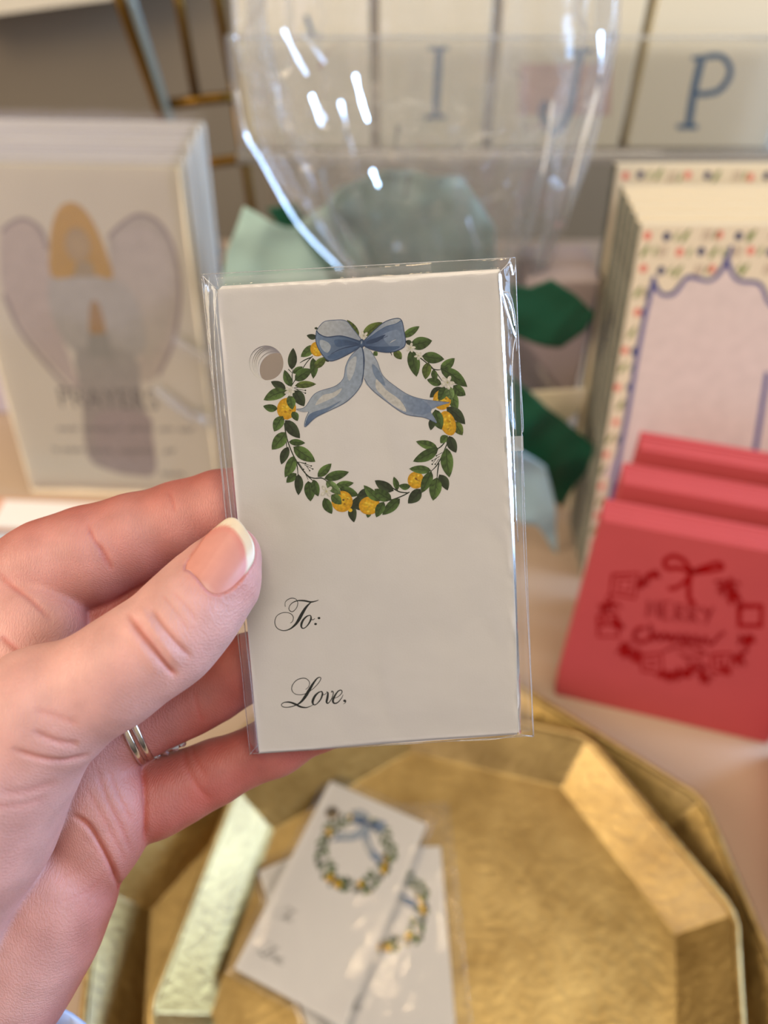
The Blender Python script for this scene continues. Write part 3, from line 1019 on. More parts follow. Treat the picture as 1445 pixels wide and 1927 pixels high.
def build_hand():
    h = 0.0005
    lo = np.array([-0.128, -0.172, 0.134], np.float32)
    hi = np.array([0.001, 0.016, 0.222], np.float32)
    ax = [np.arange(lo[i], hi[i], h, dtype=np.float32) for i in range(3)]
    G = (ax[0][:, None, None], ax[1][None, :, None], ax[2][None, None, :])
    thumb = chain_sdf(G, [(436, 1042, .1622, 53), (410, 1090, .1600, 75), (360, 1150, .1565, 86), (312, 1203, .1545, 89), (255, 1238, .1535, 90), (203, 1277, .1535, 94),
                          (80, 1342, .1545, 120), (-20, 1440, .1570, 158), (-70, 1540, .1590, 168), (-160, 1720, .1630, 160), (-330, 1990, .1680, 170)], .004, 1.0)
    index_d = chain_sdf(G, [(545, 925, .1855, 52), (480, 940, .1850, 61), (415, 957, .1838, 69), (340, 982, .1830, 73), (250, 1013, .1820, 80), (166, 1046, .1805, 90), (95, 1072, .1795, 92), (-5, 1122, .1790, 92)], .003)
    index_p = chain_sdf(G, [(-20, 1125, .1770, 84), (62, 1178, .1735, 86), (40, 1250, .1720, 90), (-40, 1340, .1700, 110)], .004)
    middle = chain_sdf(G, [(560, 1070, .1895, 50), (460, 1095, .1895, 58), (320, 1140, .1885, 66), (200, 1185, .1870, 72), (80, 1230, .1860, 78)], .003)
    ring = chain_sdf(G, [(640, 1180, .1905, 47), (560, 1214, .1900, 54), (460, 1258, .1890, 60), (400, 1292, .1880, 63), (350, 1316, .1870, 66), (300, 1340, .1850, 64), (249, 1366, .1830, 64), (180, 1400, .1800, 70), (80, 1440, .1780, 90)], .003)
    pinky = chain_sdf(G, [(668, 1325, .1925, 44), (610, 1356, .1920, 49), (520, 1402, .1910, 53), (400, 1455, .1895, 57), (340, 1482, .1880, 63), (290, 1502, .1870, 70), (235, 1520, .1855, 76)], .003)
    pad = chain_sdf(G, [(150, 1455, .1800, 92), (182, 1510, .1800, 90), (184, 1558, .1805, 88), (160, 1600, .1800, 90)], .004)
    hypo = chain_sdf(G, [(88, 1668, .1790, 132), (45, 1745, .1795, 134), (0, 1828, .1800, 132), (-95, 1990, .1810, 140), (-230, 2200, .1840, 175)], .005)
    palm = chain_sdf(G, [(20, 1380, .1830, 110), (10, 1520, .1850, 130), (-60, 1700, .1850, 150), (-200, 1980, .1840, 190), (-300, 2150, .1840, 200)], .01)
    back = chain_sdf(G, [(-60, 1260, .1820, 100), (-60, 1420, .1850, 130)], .01)
    fing = smin(index_d, index_p, .0012)
    d = smin(palm, back, .01)
    d = smin(d, hypo, .004)
    d = smin(d, pad, .0016)
    d = smin(d, pinky, .0008)
    d = smin(d, ring, .0025)
    d = smin(d, middle, .0025)
    d = smin(d, fing, .0016)
    d = smin(d, thumb, .0013)
    # cut square at the forearm, outside the picture
    for a_ in (0, 1):
        for sl_ in (0, -1):
            d[(slice(None),) * a_ + (sl_,)] = h
    vs, fs = surface_nets(d, lo.astype(float), h)
    # one light smoothing pass
    n = len(vs)
    for _ in range(2):
        acc = np.zeros((n, 3))
        cnt = np.zeros(n)
        for a in range(4):
            b = (a + 1) % 4
            np.add.at(acc, fs[:, a], vs[fs[:, b]])
            np.add.at(acc, fs[:, b], vs[fs[:, a]])
            np.add.at(cnt, fs[:, a], 1)
            np.add.at(cnt, fs[:, b], 1)
        vs = vs * .4 + acc / np.maximum(cnt, 1)[:, None] * .6
    # normals
    def normals(vs):
        fn = np.cross(vs[fs[:, 2]] - vs[fs[:, 0]], vs[fs[:, 3]] - vs[fs[:, 1]])
        N = np.zeros((n, 3))
        for a in range(4):
            np.add.at(N, fs[:, a], fn)
        return N / (np.linalg.norm(N, axis=1)[:, None] + 1e-12)
    N = normals(vs)
    if (N[:, 2] * (vs[:, 2] - vs[:, 2].mean())).sum() < 0:
        fs = fs[:, ::-1].copy()
        N = -N
    px = vs[:, 0] / vs[:, 2] * F + CX
    py = CY - vs[:, 1] / vs[:, 2] * F
    facing = N[:, 2] < -0.05

    def seg_dist(pts):
        best = np.full(n, 1e9)
        tt = np.zeros(n)
        m = len(pts) - 1
        for i in range(m):
            a, b = np.array(pts[i], float), np.array(pts[i + 1], float)
            ba = b - a
            t = np.clip(((px - a[0]) * ba[0] + (py - a[1]) * ba[1]) / (ba @ ba), 0, 1)
            dd = np.hypot(px - a[0] - ba[0] * t, py - a[1] - ba[1] * t)
            k = dd < best
            best[k] = dd[k]
            tt[k] = ((i + t) / m)[k]
        return best, tt

    disp = np.zeros(n)
    red = np.zeros(n)

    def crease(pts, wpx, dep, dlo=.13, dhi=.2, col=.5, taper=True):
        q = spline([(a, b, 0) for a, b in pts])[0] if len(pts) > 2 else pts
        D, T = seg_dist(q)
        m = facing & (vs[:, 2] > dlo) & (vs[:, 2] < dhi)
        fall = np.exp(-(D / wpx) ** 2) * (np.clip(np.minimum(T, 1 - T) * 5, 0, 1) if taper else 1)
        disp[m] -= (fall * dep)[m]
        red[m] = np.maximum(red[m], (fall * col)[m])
    TH0, TH1 = .13, .166
    # thumb knuckle folds
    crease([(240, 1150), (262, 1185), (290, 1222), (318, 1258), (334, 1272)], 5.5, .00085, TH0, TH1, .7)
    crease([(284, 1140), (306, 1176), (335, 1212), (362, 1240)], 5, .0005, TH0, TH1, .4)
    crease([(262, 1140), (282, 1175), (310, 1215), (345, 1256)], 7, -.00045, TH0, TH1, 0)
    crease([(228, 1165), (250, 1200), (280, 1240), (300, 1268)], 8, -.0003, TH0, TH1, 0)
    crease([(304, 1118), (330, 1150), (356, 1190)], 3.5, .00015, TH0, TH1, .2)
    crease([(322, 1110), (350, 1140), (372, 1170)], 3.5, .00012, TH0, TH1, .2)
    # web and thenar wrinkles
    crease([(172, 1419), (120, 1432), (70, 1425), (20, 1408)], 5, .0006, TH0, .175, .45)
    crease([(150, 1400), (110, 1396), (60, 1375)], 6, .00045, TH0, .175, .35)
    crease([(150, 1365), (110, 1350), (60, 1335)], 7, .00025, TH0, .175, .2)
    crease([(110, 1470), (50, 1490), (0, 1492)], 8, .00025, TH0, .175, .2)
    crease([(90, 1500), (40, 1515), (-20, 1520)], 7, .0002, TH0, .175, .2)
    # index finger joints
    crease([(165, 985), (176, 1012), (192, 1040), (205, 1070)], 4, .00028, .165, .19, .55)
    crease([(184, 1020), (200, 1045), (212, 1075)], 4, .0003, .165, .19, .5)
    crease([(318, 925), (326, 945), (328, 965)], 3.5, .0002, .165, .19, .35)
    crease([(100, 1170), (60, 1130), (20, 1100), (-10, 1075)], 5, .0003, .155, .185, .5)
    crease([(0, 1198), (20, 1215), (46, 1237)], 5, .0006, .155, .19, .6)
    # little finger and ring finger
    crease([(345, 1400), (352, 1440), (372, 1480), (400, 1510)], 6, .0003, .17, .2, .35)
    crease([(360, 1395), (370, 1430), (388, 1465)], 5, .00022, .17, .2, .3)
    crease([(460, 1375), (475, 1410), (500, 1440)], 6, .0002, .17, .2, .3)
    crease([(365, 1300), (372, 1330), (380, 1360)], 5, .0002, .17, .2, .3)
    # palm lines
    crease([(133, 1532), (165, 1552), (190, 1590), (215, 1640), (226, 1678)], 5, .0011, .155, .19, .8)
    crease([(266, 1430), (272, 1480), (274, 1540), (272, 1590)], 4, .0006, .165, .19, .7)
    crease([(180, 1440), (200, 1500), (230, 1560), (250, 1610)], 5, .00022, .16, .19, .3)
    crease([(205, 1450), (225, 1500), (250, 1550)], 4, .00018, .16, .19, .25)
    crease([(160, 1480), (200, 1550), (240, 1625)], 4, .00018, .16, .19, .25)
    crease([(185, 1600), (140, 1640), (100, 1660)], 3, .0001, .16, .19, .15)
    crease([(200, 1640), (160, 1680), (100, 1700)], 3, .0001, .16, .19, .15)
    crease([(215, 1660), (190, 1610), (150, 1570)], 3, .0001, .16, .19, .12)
    # nail bed: press the flesh to just under the nail plate
    u0 = np.array([0.585, -0.811])
    v0 = np.array([0.811, 0.585])
    base = np.array([385.0, 1108.0])

    def nail_depth(X, Y):
        a = (X - base[0]) * u0[0] + (Y - base[1]) * u0[1]
        b = (X - 422) * v0[0] + (Y - 1052) * v0[1]
        return NB[0] + NB[1] * a + NB[2] * a * a + 0.00000068 * b * b
    # sample the flesh along the nail axis to seat the plate on it
    def flesh_depth(X, Y):
        m = facing & (np.hypot(px - X, py - Y) < 5) & (vs[:, 2] < .17)
        return vs[m, 2].min() if m.any() else .15
    d0 = flesh_depth(392, 1098)
    d1 = flesh_depth(424, 1050)
    a1 = (424 - base[0]) * u0[0] + (1050 - base[1]) * u0[1]
    NB = [d0 - .00015, (d1 - d0) / a1, 0.000000055]
    outline = [(347, 1070), (358, 1050), (372, 1031), (389, 1006), (412, 986), (426, 976), (437, 974), (449, 979), (465, 999), (478, 1023), (479, 1050), (470, 1069), (453, 1092), (433, 1110), (416, 1118), (403, 1119), (389, 1111), (371, 1089), (356, 1074)]
    OL = np.array(smooth_loop(outline, 3))

    def inside_dist(X, Y):
        ins = np.zeros(len(X), bool)
        dist = np.full(len(X), 1e9)
        j = len(OL) - 1
        for i in range(len(OL)):
            xi, yi = OL[i]
            xj, yj = OL[j]
            c = ((yi > Y) != (yj > Y)) & (X < (xj - xi) * (Y - yi) / (yj - yi + 1e-12) + xi)
            ins ^= c
            ba = OL[i] - OL[j]
            t = np.clip(((X - xj) * ba[0] + (Y - yj) * ba[1]) / (ba @ ba + 1e-9), 0, 1)
            dist = np.minimum(dist, np.hypot(X - xj - ba[0] * t, Y - yj - ba[1] * t))
            j = i
        return np.where(ins, dist, -dist)
    vs = vs + N * disp[:, None]
    m = facing & (px > 320) & (px < 500) & (py > 950) & (py < 1150) & (vs[:, 2] < .168)
    ids = np.where(m)[0]
    sd = inside_dist(px[ids], py[ids])
    tgt = nail_depth(px[ids], py[ids]) + .00022
    wgt = np.clip((sd + 2) / 4, 0, 1)
    newd = vs[ids, 2] * (1 - wgt) + np.maximum(vs[ids, 2], tgt) * wgt
    # push slightly the fold around the nail outwards
    ridge = np.exp(-((sd + 5) / 4) ** 2) * .00016
    newd = newd - ridge
    vs[ids] *= (newd / vs[ids, 2])[:, None]
    red[ids] = np.maximum(red[ids], np.exp(-((sd + 1) / 2.5) ** 2) * .55)
    # fine texture of small random relief
    wv = vs @ BAS.T + C0
    N = normals(vs)
    # skin tones: natural flush, plus painted shade that darkens the fingers lying deeper
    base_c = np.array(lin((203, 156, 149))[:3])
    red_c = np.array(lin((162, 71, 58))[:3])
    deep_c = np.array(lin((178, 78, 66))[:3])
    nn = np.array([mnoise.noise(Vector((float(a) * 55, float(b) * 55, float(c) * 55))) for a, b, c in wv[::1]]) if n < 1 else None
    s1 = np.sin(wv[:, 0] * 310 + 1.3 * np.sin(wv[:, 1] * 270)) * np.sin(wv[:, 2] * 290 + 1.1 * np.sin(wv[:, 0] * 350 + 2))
    fl_ = np.clip((vs[:, 2] - .166) / .014, 0, 1) * .80 + .06 * s1  # redder and darker with depth, in place of shade behind thumb and tag
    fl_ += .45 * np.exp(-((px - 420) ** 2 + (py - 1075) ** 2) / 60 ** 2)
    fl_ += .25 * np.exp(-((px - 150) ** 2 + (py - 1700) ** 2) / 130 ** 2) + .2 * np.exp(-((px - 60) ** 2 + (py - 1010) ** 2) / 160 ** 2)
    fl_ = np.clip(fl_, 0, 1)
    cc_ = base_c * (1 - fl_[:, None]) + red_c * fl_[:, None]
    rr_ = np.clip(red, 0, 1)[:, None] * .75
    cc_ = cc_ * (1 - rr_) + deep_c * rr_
    org = np.array(wv.mean(0))
    me = bpy.data.meshes.new('m')
    me.vertices.add(n)
    me.vertices.foreach_set('co', (wv - org).astype(np.float32).ravel())
    me.loops.add(len(fs) * 4)
    me.loops.foreach_set('vertex_index', fs.astype(np.int32).ravel())
    me.polygons.add(len(fs))
    me.polygons.foreach_set('loop_start', (np.arange(len(fs)) * 4).astype(np.int32))
    me.polygons.foreach_set('loop_total', np.full(len(fs), 4, np.int32))
    me.update(calc_edges=True)
    me.validate()
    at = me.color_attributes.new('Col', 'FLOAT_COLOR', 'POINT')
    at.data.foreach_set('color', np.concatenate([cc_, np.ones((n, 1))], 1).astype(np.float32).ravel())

    # skin
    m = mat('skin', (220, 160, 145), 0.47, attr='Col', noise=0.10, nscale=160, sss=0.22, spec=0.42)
    t = m.node_tree
    p = t.nodes['Principled BSDF']
    co = t.nodes.new('ShaderNodeTexCoord')
    mp = t.nodes.new('ShaderNodeMapping')
    mp.inputs['Rotation'].default_value = (0.4, 0.3, 0.9)
    mp.inputs['Scale'].default_value = (1.0, 0.35, 1.0)
    t.links.new(co.outputs['Object'], mp.inputs[0])
    wv_ = t.nodes.new('ShaderNodeTexWave')
    wv_.inputs['Scale'].default_value = 900
    wv_.inputs['Distortion'].default_value = 9
    wv_.inputs['Detail'].default_value = 3
    wv_.inputs['Detail Scale'].default_value = 1.6
    t.links.new(mp.outputs[0], wv_.inputs['Vector'])
    vo = t.nodes.new('ShaderNodeTexVoronoi')
    vo.inputs['Scale'].default_value = 1700
    t.links.new(co.outputs['Object'], vo.inputs['Vector'])
    ad = t.nodes.new('ShaderNodeMath')
    ad.operation = 'MULTIPLY_ADD'
    ad.inputs[1].default_value = 0.8
    t.links.new(vo.outputs['Distance'], ad.inputs[0])
    t.links.new(wv_.outputs['Fac'], ad.inputs[2])
    b = t.nodes.new('ShaderNodeBump')
    b.inputs['Strength'].default_value = 0.42
    b.inputs['Distance'].default_value = 0.00013
    t.links.new(ad.outputs[0], b.inputs['Height'])
    t.links.new(b.outputs[0], p.inputs['Normal'])
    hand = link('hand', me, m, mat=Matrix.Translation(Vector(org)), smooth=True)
    tag(hand, 'bare left hand, thumb in front and four fingers behind, holding the upright sleeve of tags', 'hand')

    # nail plate, with its pale free edge
    nu = 26
    cen = np.array([418.0, 1047.0])
    inner = [(330, 1075), (350, 1040), (378, 1008), (402, 994), (422, 989), (440, 997), (456, 1020), (463, 1050), (462, 1078), (452, 1100), (430, 1125), (400, 1130), (370, 1105)]
    verts, cols, faces = [], [], []
    nr = 18
    IN = np.array(smooth_loop(inner, 3))

    def in_inner(q):
        ins, dist, j = False, 1e9, len(IN) - 1
        for i in range(len(IN)):
            (xi, yi), (xj, yj) = IN[i], IN[j]
            if (yi > q[1]) != (yj > q[1]) and q[0] < (xj - xi) * (q[1] - yi) / (yj - yi + 1e-12) + xi:
                ins = not ins
            ba = IN[i] - IN[j]
            t = min(1, max(0, ((q[0] - xj) * ba[0] + (q[1] - yj) * ba[1]) / (ba @ ba + 1e-9)))
            dist = min(dist, math.hypot(q[0] - xj - ba[0] * t, q[1] - yj - ba[1] * t))
            j = i
        return -dist if ins else dist
    M = len(OL)
    for thick, zoff in ((0, 0.0), (1, .0003)):
        for r in range(nr + 1):
            for i in range(M):
                q = cen + (OL[i] - cen) * (r / nr)
                dep = nail_depth(q[0], q[1]) + zoff
                v = cam_pt(q[0], q[1], dep).astype(float)
                verts.append(BAS @ v + C0 - org)
                du = (q - base) @ u0
                bb = (q - np.array([422.0, 1052.0])) @ v0
                # pale tip beyond this arc of the nail
                f_ = max(0, min(1, in_inner(q) / 4 + .5))
                lun = max(0, min(1, (14 - (du + .012 * bb * bb)) / 10)) * .35
                pk = np.array(lin((196, 134, 120))[:3])
                edge_c = np.array(lin((208, 192, 166))[:3])
                dist_e = (1 - r / nr)
                c = pk * (1 - f_) + edge_c * f_
                c = c * (1 - lun) + np.array(lin((214, 176, 160))[:3]) * lun
                if f_ < 1:
                    c = c * (1 - np.array([.02, .2, .2]) * max(0, min(1, 1 + in_inner(q) / 14)))
                cols.append((*c, 1))
    K = (nr + 1) * M
    for k in (0, 1):
        for r in range(nr):
            for i in range(M):
                j = (i + 1) % M
                f = (k * K + r * M + i, k * K + r * M + j, k * K + (r + 1) * M + j, k * K + (r + 1) * M + i)
                faces.append(f if k == 0 else f[::-1])
    for i in range(M):
        j = (i + 1) % M
        faces.append((nr * M + i, nr * M + j, K + nr * M + j, K + nr * M + i))
    nm = mesh_from(verts, faces)
    a_ = nm.color_attributes.new('Col', 'FLOAT_COLOR', 'POINT')
    a_.data.foreach_set('color', np.array(cols, np.float32).ravel())
    mn = mat('nail_plate', (220, 150, 130), 0.27, attr='Col', spec=0.5, noise=.04, nscale=300)
    no = link('thumbnail', nm, mn, hand, smooth=True)
    no['label'] = 'pink thumbnail with a pale free edge'
    return hand


HAND = build_hand()


# rings on the ring finger
def ring_band(name, px, py, dep, rpx, width, shift, label):
    a = cam_pt(180, 1400, .1800).astype(float)
    b = cam_pt(300, 1340, .1850).astype(float)
    axd = BAS @ ((b - a) / np.linalg.norm(b - a))
    c = BAS @ cam_pt(px, py, dep).astype(float) + C0 + axd * shift
    R = rpx * dep / F
    Z = Vector(axd)
    X = Vector(-cF).cross(Z).normalized()
    Y = Z.cross(X)
    mt = Matrix(((X[0], Y[0], Z[0], c[0]), (X[1], Y[1], Z[1], c[1]), (X[2], Y[2], Z[2], c[2]), (0, 0, 0, 1)))
    n = 72
    prof = [(-.5, 0), (-.42, .7), (-.2, 1), (.2, 1), (.42, .7), (.5, 0), (.4, -.3), (-.4, -.3)]
    vs, fs = [], []
    for i in range(n):
        t = 2 * math.pi * i / n
        for u, v in prof:
            r = R + v * .0009
            vs.append((r * math.cos(t), r * math.sin(t), u * width))
    m = len(prof)
    for i in range(n):
        for k in range(m):
            j, l = (i + 1) % n, (k + 1) % m
            fs.append((i * m + k, j * m + k, j * m + l, i * m + l))
    o = link(name, mesh_from(vs, fs), M_silver, mat=mt, smooth=True)
    tag(o, label, 'ring')
    return o, R


r1, R1 = ring_band('wedding_ring', 249, 1366, .1830, 66.5, .0018, -.00115, 'plain silver band on the ring finger, the ring nearer the palm')
r2, R2 = ring_band('engagement_ring', 249, 1366, .1830, 66.5, .0016, .00095, 'silver ring with clear stones on the ring finger, outermost of the two')


def stone_mesh(r):
    bm = bmesh.new()
    bmesh.ops.create_cone(bm, cap_ends=True, segments=10, radius1=r * .55, radius2=r, depth=r * .5)
    bmesh.ops.create_cone(bm, cap_ends=True, segments=10, radius1=r, radius2=0.0001, depth=r * .9, matrix=Matrix.Translation((0, 0, r * .7)))
    return bm_mesh(bm)


inv2 = r2.matrix_world.inverted() if False else None
wm = r2.matrix_basis.copy()
# stones sit on the side of the band towards the little finger and behind
for k, (spx, spy, sd_, sr) in enumerate([(284, 1424, .1840, .0011), (298, 1418, .1846, .0012), (314, 1412, .1850, .0013), (329, 1405, .1854, .0012), (343, 1398, .1858, .0010)]):
    p = Vector(BAS @ cam_pt(spx, spy, sd_).astype(float) + C0)
    lp_ = wm.inverted() @ p
    so = link('stone', stone_mesh(sr), M_stone, r2, Matrix.Translation(lp_) @ Matrix.Rotation(1.2 + k, 4, 'X'))
p0 = wm.inverted() @ Vector(BAS @ cam_pt(276, 1421, .1838).astype(float) + C0)
p1 = wm.inverted() @ Vector(BAS @ cam_pt(348, 1396, .1862).astype(float) + C0)
link('setting', tube_mesh([p0, p0.lerp(p1, .5), p1], [.0011, .0012, .0008], 8), M_silver, r2, smooth=True)

# sleeve cuff at the wrist
cb0 = [cam_pt(*q).astype(float) for q in ((20, 1975, .176), (-60, 2110, .178), (-170, 2300, .182))]
cbw = [BAS @ q + C0 for q in cb0]
cf_v, cf_f = [], []
axc = Vector(cbw[1] - cbw[0]).normalized()
a1_ = Vector(cF).cross(axc).normalized()
a2_ = axc.cross(a1_)
for j in range(7):
    c = Vector(cbw[0]).lerp(Vector(cbw[2]), j / 6) + a1_ * .0
    for i in range(40):
        t = 2 * math.pi * i / 40
        rr = (.0228 + .0016 * math.sin(3 * t + j) + .0012 * math.sin(7 * t - j * .8)) * (1 + .05 * j)
        cf_v.append(c + (a1_ * math.cos(t) * 1.08 + a2_ * math.sin(t) * .9) * rr - axc * (.0025 * math.sin(2 * t + .5)))
for j in range(6):
    for i in range(40):
        cf_f.append((j * 40 + i, j * 40 + (i + 1) % 40, (j + 1) * 40 + (i + 1) % 40, (j + 1) * 40 + i))
cuff = link('sleeve_cuff', mesh_from(cf_v, cf_f), M_cuff, smooth=True)
sm = cuff.modifiers.new('s', 'SOLIDIFY')
sm.thickness = .0012
tag(cuff, 'pale blue sleeve cuff just showing at the wrist', 'cuff')

# ------------------------------------------------------------------ gold trays
def octagon(R, a0, z):
    return [(R * math.cos(math.radians(a0 + 45 * k)), R * math.sin(math.radians(a0 + 45 * k)), z) for k in range(8)]


def make_tray(name, loc, a0, Rf, Rr, h, label):
    r = empty(name, Matrix.Translation(loc))
    tag(r, label, 'tray', 'nested gold octagonal trays')
    loops = [octagon(Rf * .5, a0, .0035), octagon(Rf, a0, .0035), octagon(Rr, a0, h - .001)]
    vs = [(0, 0, .0035)]
    fs = []
    # slightly hand-dented floor: subdivide the floor ring
    bm = bmesh.new()
    allv = [[bm.verts.new(p) for p in l] for l in loops]
    c = bm.verts.new((0, 0, .0035))
    for k in range(8):
        bm.faces.new((c, allv[0][k], allv[0][(k + 1) % 8]))
        for a in (0, 1):
            bm.faces.new((allv[a][k], allv[a + 1][k], allv[a + 1][(k + 1) % 8], allv[a][(k + 1) % 8]))
    und = [octagon(Rr + .0005, a0, h - .0022), octagon(Rf + .002, a0, 0)]
    uv = [[bm.verts.new(p) for p in l] for l in und]
    for k in range(8):
        j = (k + 1) % 8
        bm.faces.new((allv[2][k], uv[0][k], uv[0][j], allv[2][j]))
        bm.faces.new((uv[0][k], uv[1][k], uv[1][j], uv[0][j]))
    bm.faces.new(uv[1])
    me = bm_mesh(bm)
    o = link('pan', me, M_gold, r)
    b = o.modifiers.new('b', 'BEVEL')
    b.width, b.segments, b.limit_method, b.angle_limit = .0022, 4, 'ANGLE', math.radians(20)
    me.polygons.foreach_set('use_smooth', [True] * len(me.polygons))
    w_ = o.modifiers.new('w', 'WEIGHTED_NORMAL')
    w_.keep_sharp = False
    pts = []
    oc = octagon(Rr + .001, a0, h)
    for k in range(8):
        p, q, n_ = Vector(oc[k]), Vector(oc[(k + 1) % 8]), Vector(oc[k - 1])
        pts += [p + (n_ - p).normalized() * .006, p + (n_ - p).normalized() * .002 + (q - p).normalized() * .002 + Vector((0, 0, 0)), p + (q - p).normalized() * .006]
        for t in (.25, .5, .75):
            pts.append(p.lerp(q, t))
    link('lip', tube_mesh(pts, .0021, 10, closed=True), M_gold, r, smooth=True)
    return r


make_tray('serving_tray', (0.024, 0.086, 0.0), 30.5, .152, .176, .024, 'larger gold octagonal tray on the table, with the smaller tray inside it')
make_tray('serving_tray', (0.033, 0.0947, 0.0039), 8.5, .118, .1415, .0265, 'smaller gold octagonal tray nested in the larger one, holding wrapped tags')


# ------------------------------------------------------------------ packs of tags lying in the tray
def tray_pack(tl, yaw, z, corn_, label, slabel, short, tilt=0.0, count=2, seed=0.0):
    u = np.array([math.cos(yaw), math.sin(yaw), 0.0])
    v = np.array([-u[1], u[0], 0.0])
    v = v * math.cos(tilt) + np.array([0, 0, 1.0]) * math.sin(tilt)
    o = on_z(tl[0], tl[1], z + TH * math.sin(tilt)) - v * TH
    fr = Frame(o, u, v)
    t = front_tag.copy()
    COL.objects.link(t)
    t.matrix_basis = fr.mat()
    tag(t, label, 'gift tag', 'lemon wreath tags lying in the small tray')
    for ch in (wp, bp, lp):
        c = ch.copy()
        COL.objects.link(c)
        c.parent = t
    for k in range(1, count):
        f2 = Frame(fr.o - fr.Z * .0008 * k, fr.X, fr.Y)
        b_ = link('gift_tag', tag_mesh(HC[0], HC[1]), M_card, mat=f2.mat())
        tag(b_, 'plain second tag directly under the ' + short, 'gift tag')
    make_sleeve(fr.mat(), corn_, .0018, slabel, 'sleeves in the small tray', seams=True, seed=seed, n=(30, 50))
    return fr


cn = [(-.003, TH + .004), (TW + .003, TH + .004), (TW + .003, -.003), (-.003, -.003)]
cn2 = [(-.004, TH + .024), (TW + .006, TH + .024), (TW + .008, -.004), (-.004, -.004)]
tray_pack((486, 1640), math.radians(24), .0096, cn, 'white tag at the bottom of the tray pile, one corner showing on the left', 'clear sleeve at the bottom of the tray pile', '', seed=31, count=1)
tray_pack((622, 1600), math.radians(2.0), .0120, cn2, 'white tag in the tray, half hidden under the topmost one, lamp glare on it', 'clear sleeve of the half-hidden tag in the tray, its long flap pointing away', 'half-hidden tag in the tray', seed=17, count=2)
tray_pack((621.5, 1469.4), math.radians(-24.24), .0148, cn, 'topmost white tag in the tray, whole lemon wreath showing, tilted to the right', 'clear sleeve around the topmost tag in the tray', 'topmost tag in the tray', seed=5, count=2)


# ------------------------------------------------------------------ words on far things
def words(name, body, size, parent, matl, x, y, z, shear=0.0, sx_=1.0, extr=0.0):
    cu = bpy.data.curves.new('t', 'FONT')
    cu.body, cu.size, cu.shear, cu.align_x, cu.align_y = body, size, shear, 'CENTER', 'CENTER'
    cu.offset = -size * .012
    to = bpy.data.objects.new('t', cu)
    me = bpy.data.meshes.new_from_object(to)
    bpy.data.objects.remove(to)
    return link(name, me, matl, parent, Matrix.Translation((x, y, z)) @ Matrix.Diagonal((sx_, 1, 1, 1)))


# ------------------------------------------------------------------ angel prints at the left
o0, o1 = on_z(60, 927), on_z(415, 937)
LF = lean_frame(o0, math.degrees(math.atan2(o1[1] - o0[1], o1[0] - o0[0])), 14)
LW, LH = LF.loc(415, 937)[0], LF.loc(365, 315)[1]
M_print = mat('cream_print_stock', (248, 238, 210), 0.7, spec=0.3)
M_edge = mat('print_edges', (240, 234, 222), 0.6)
M_wrap = film('print_wrap_film', base=0.0, rough=0.14, haze=0.015, bump=0.35, bscale=28, hazecol=(.9, .88, .8), fres=.8)


def ce(x, y):
    return (x / 2.752, y / 2.752 + 350)


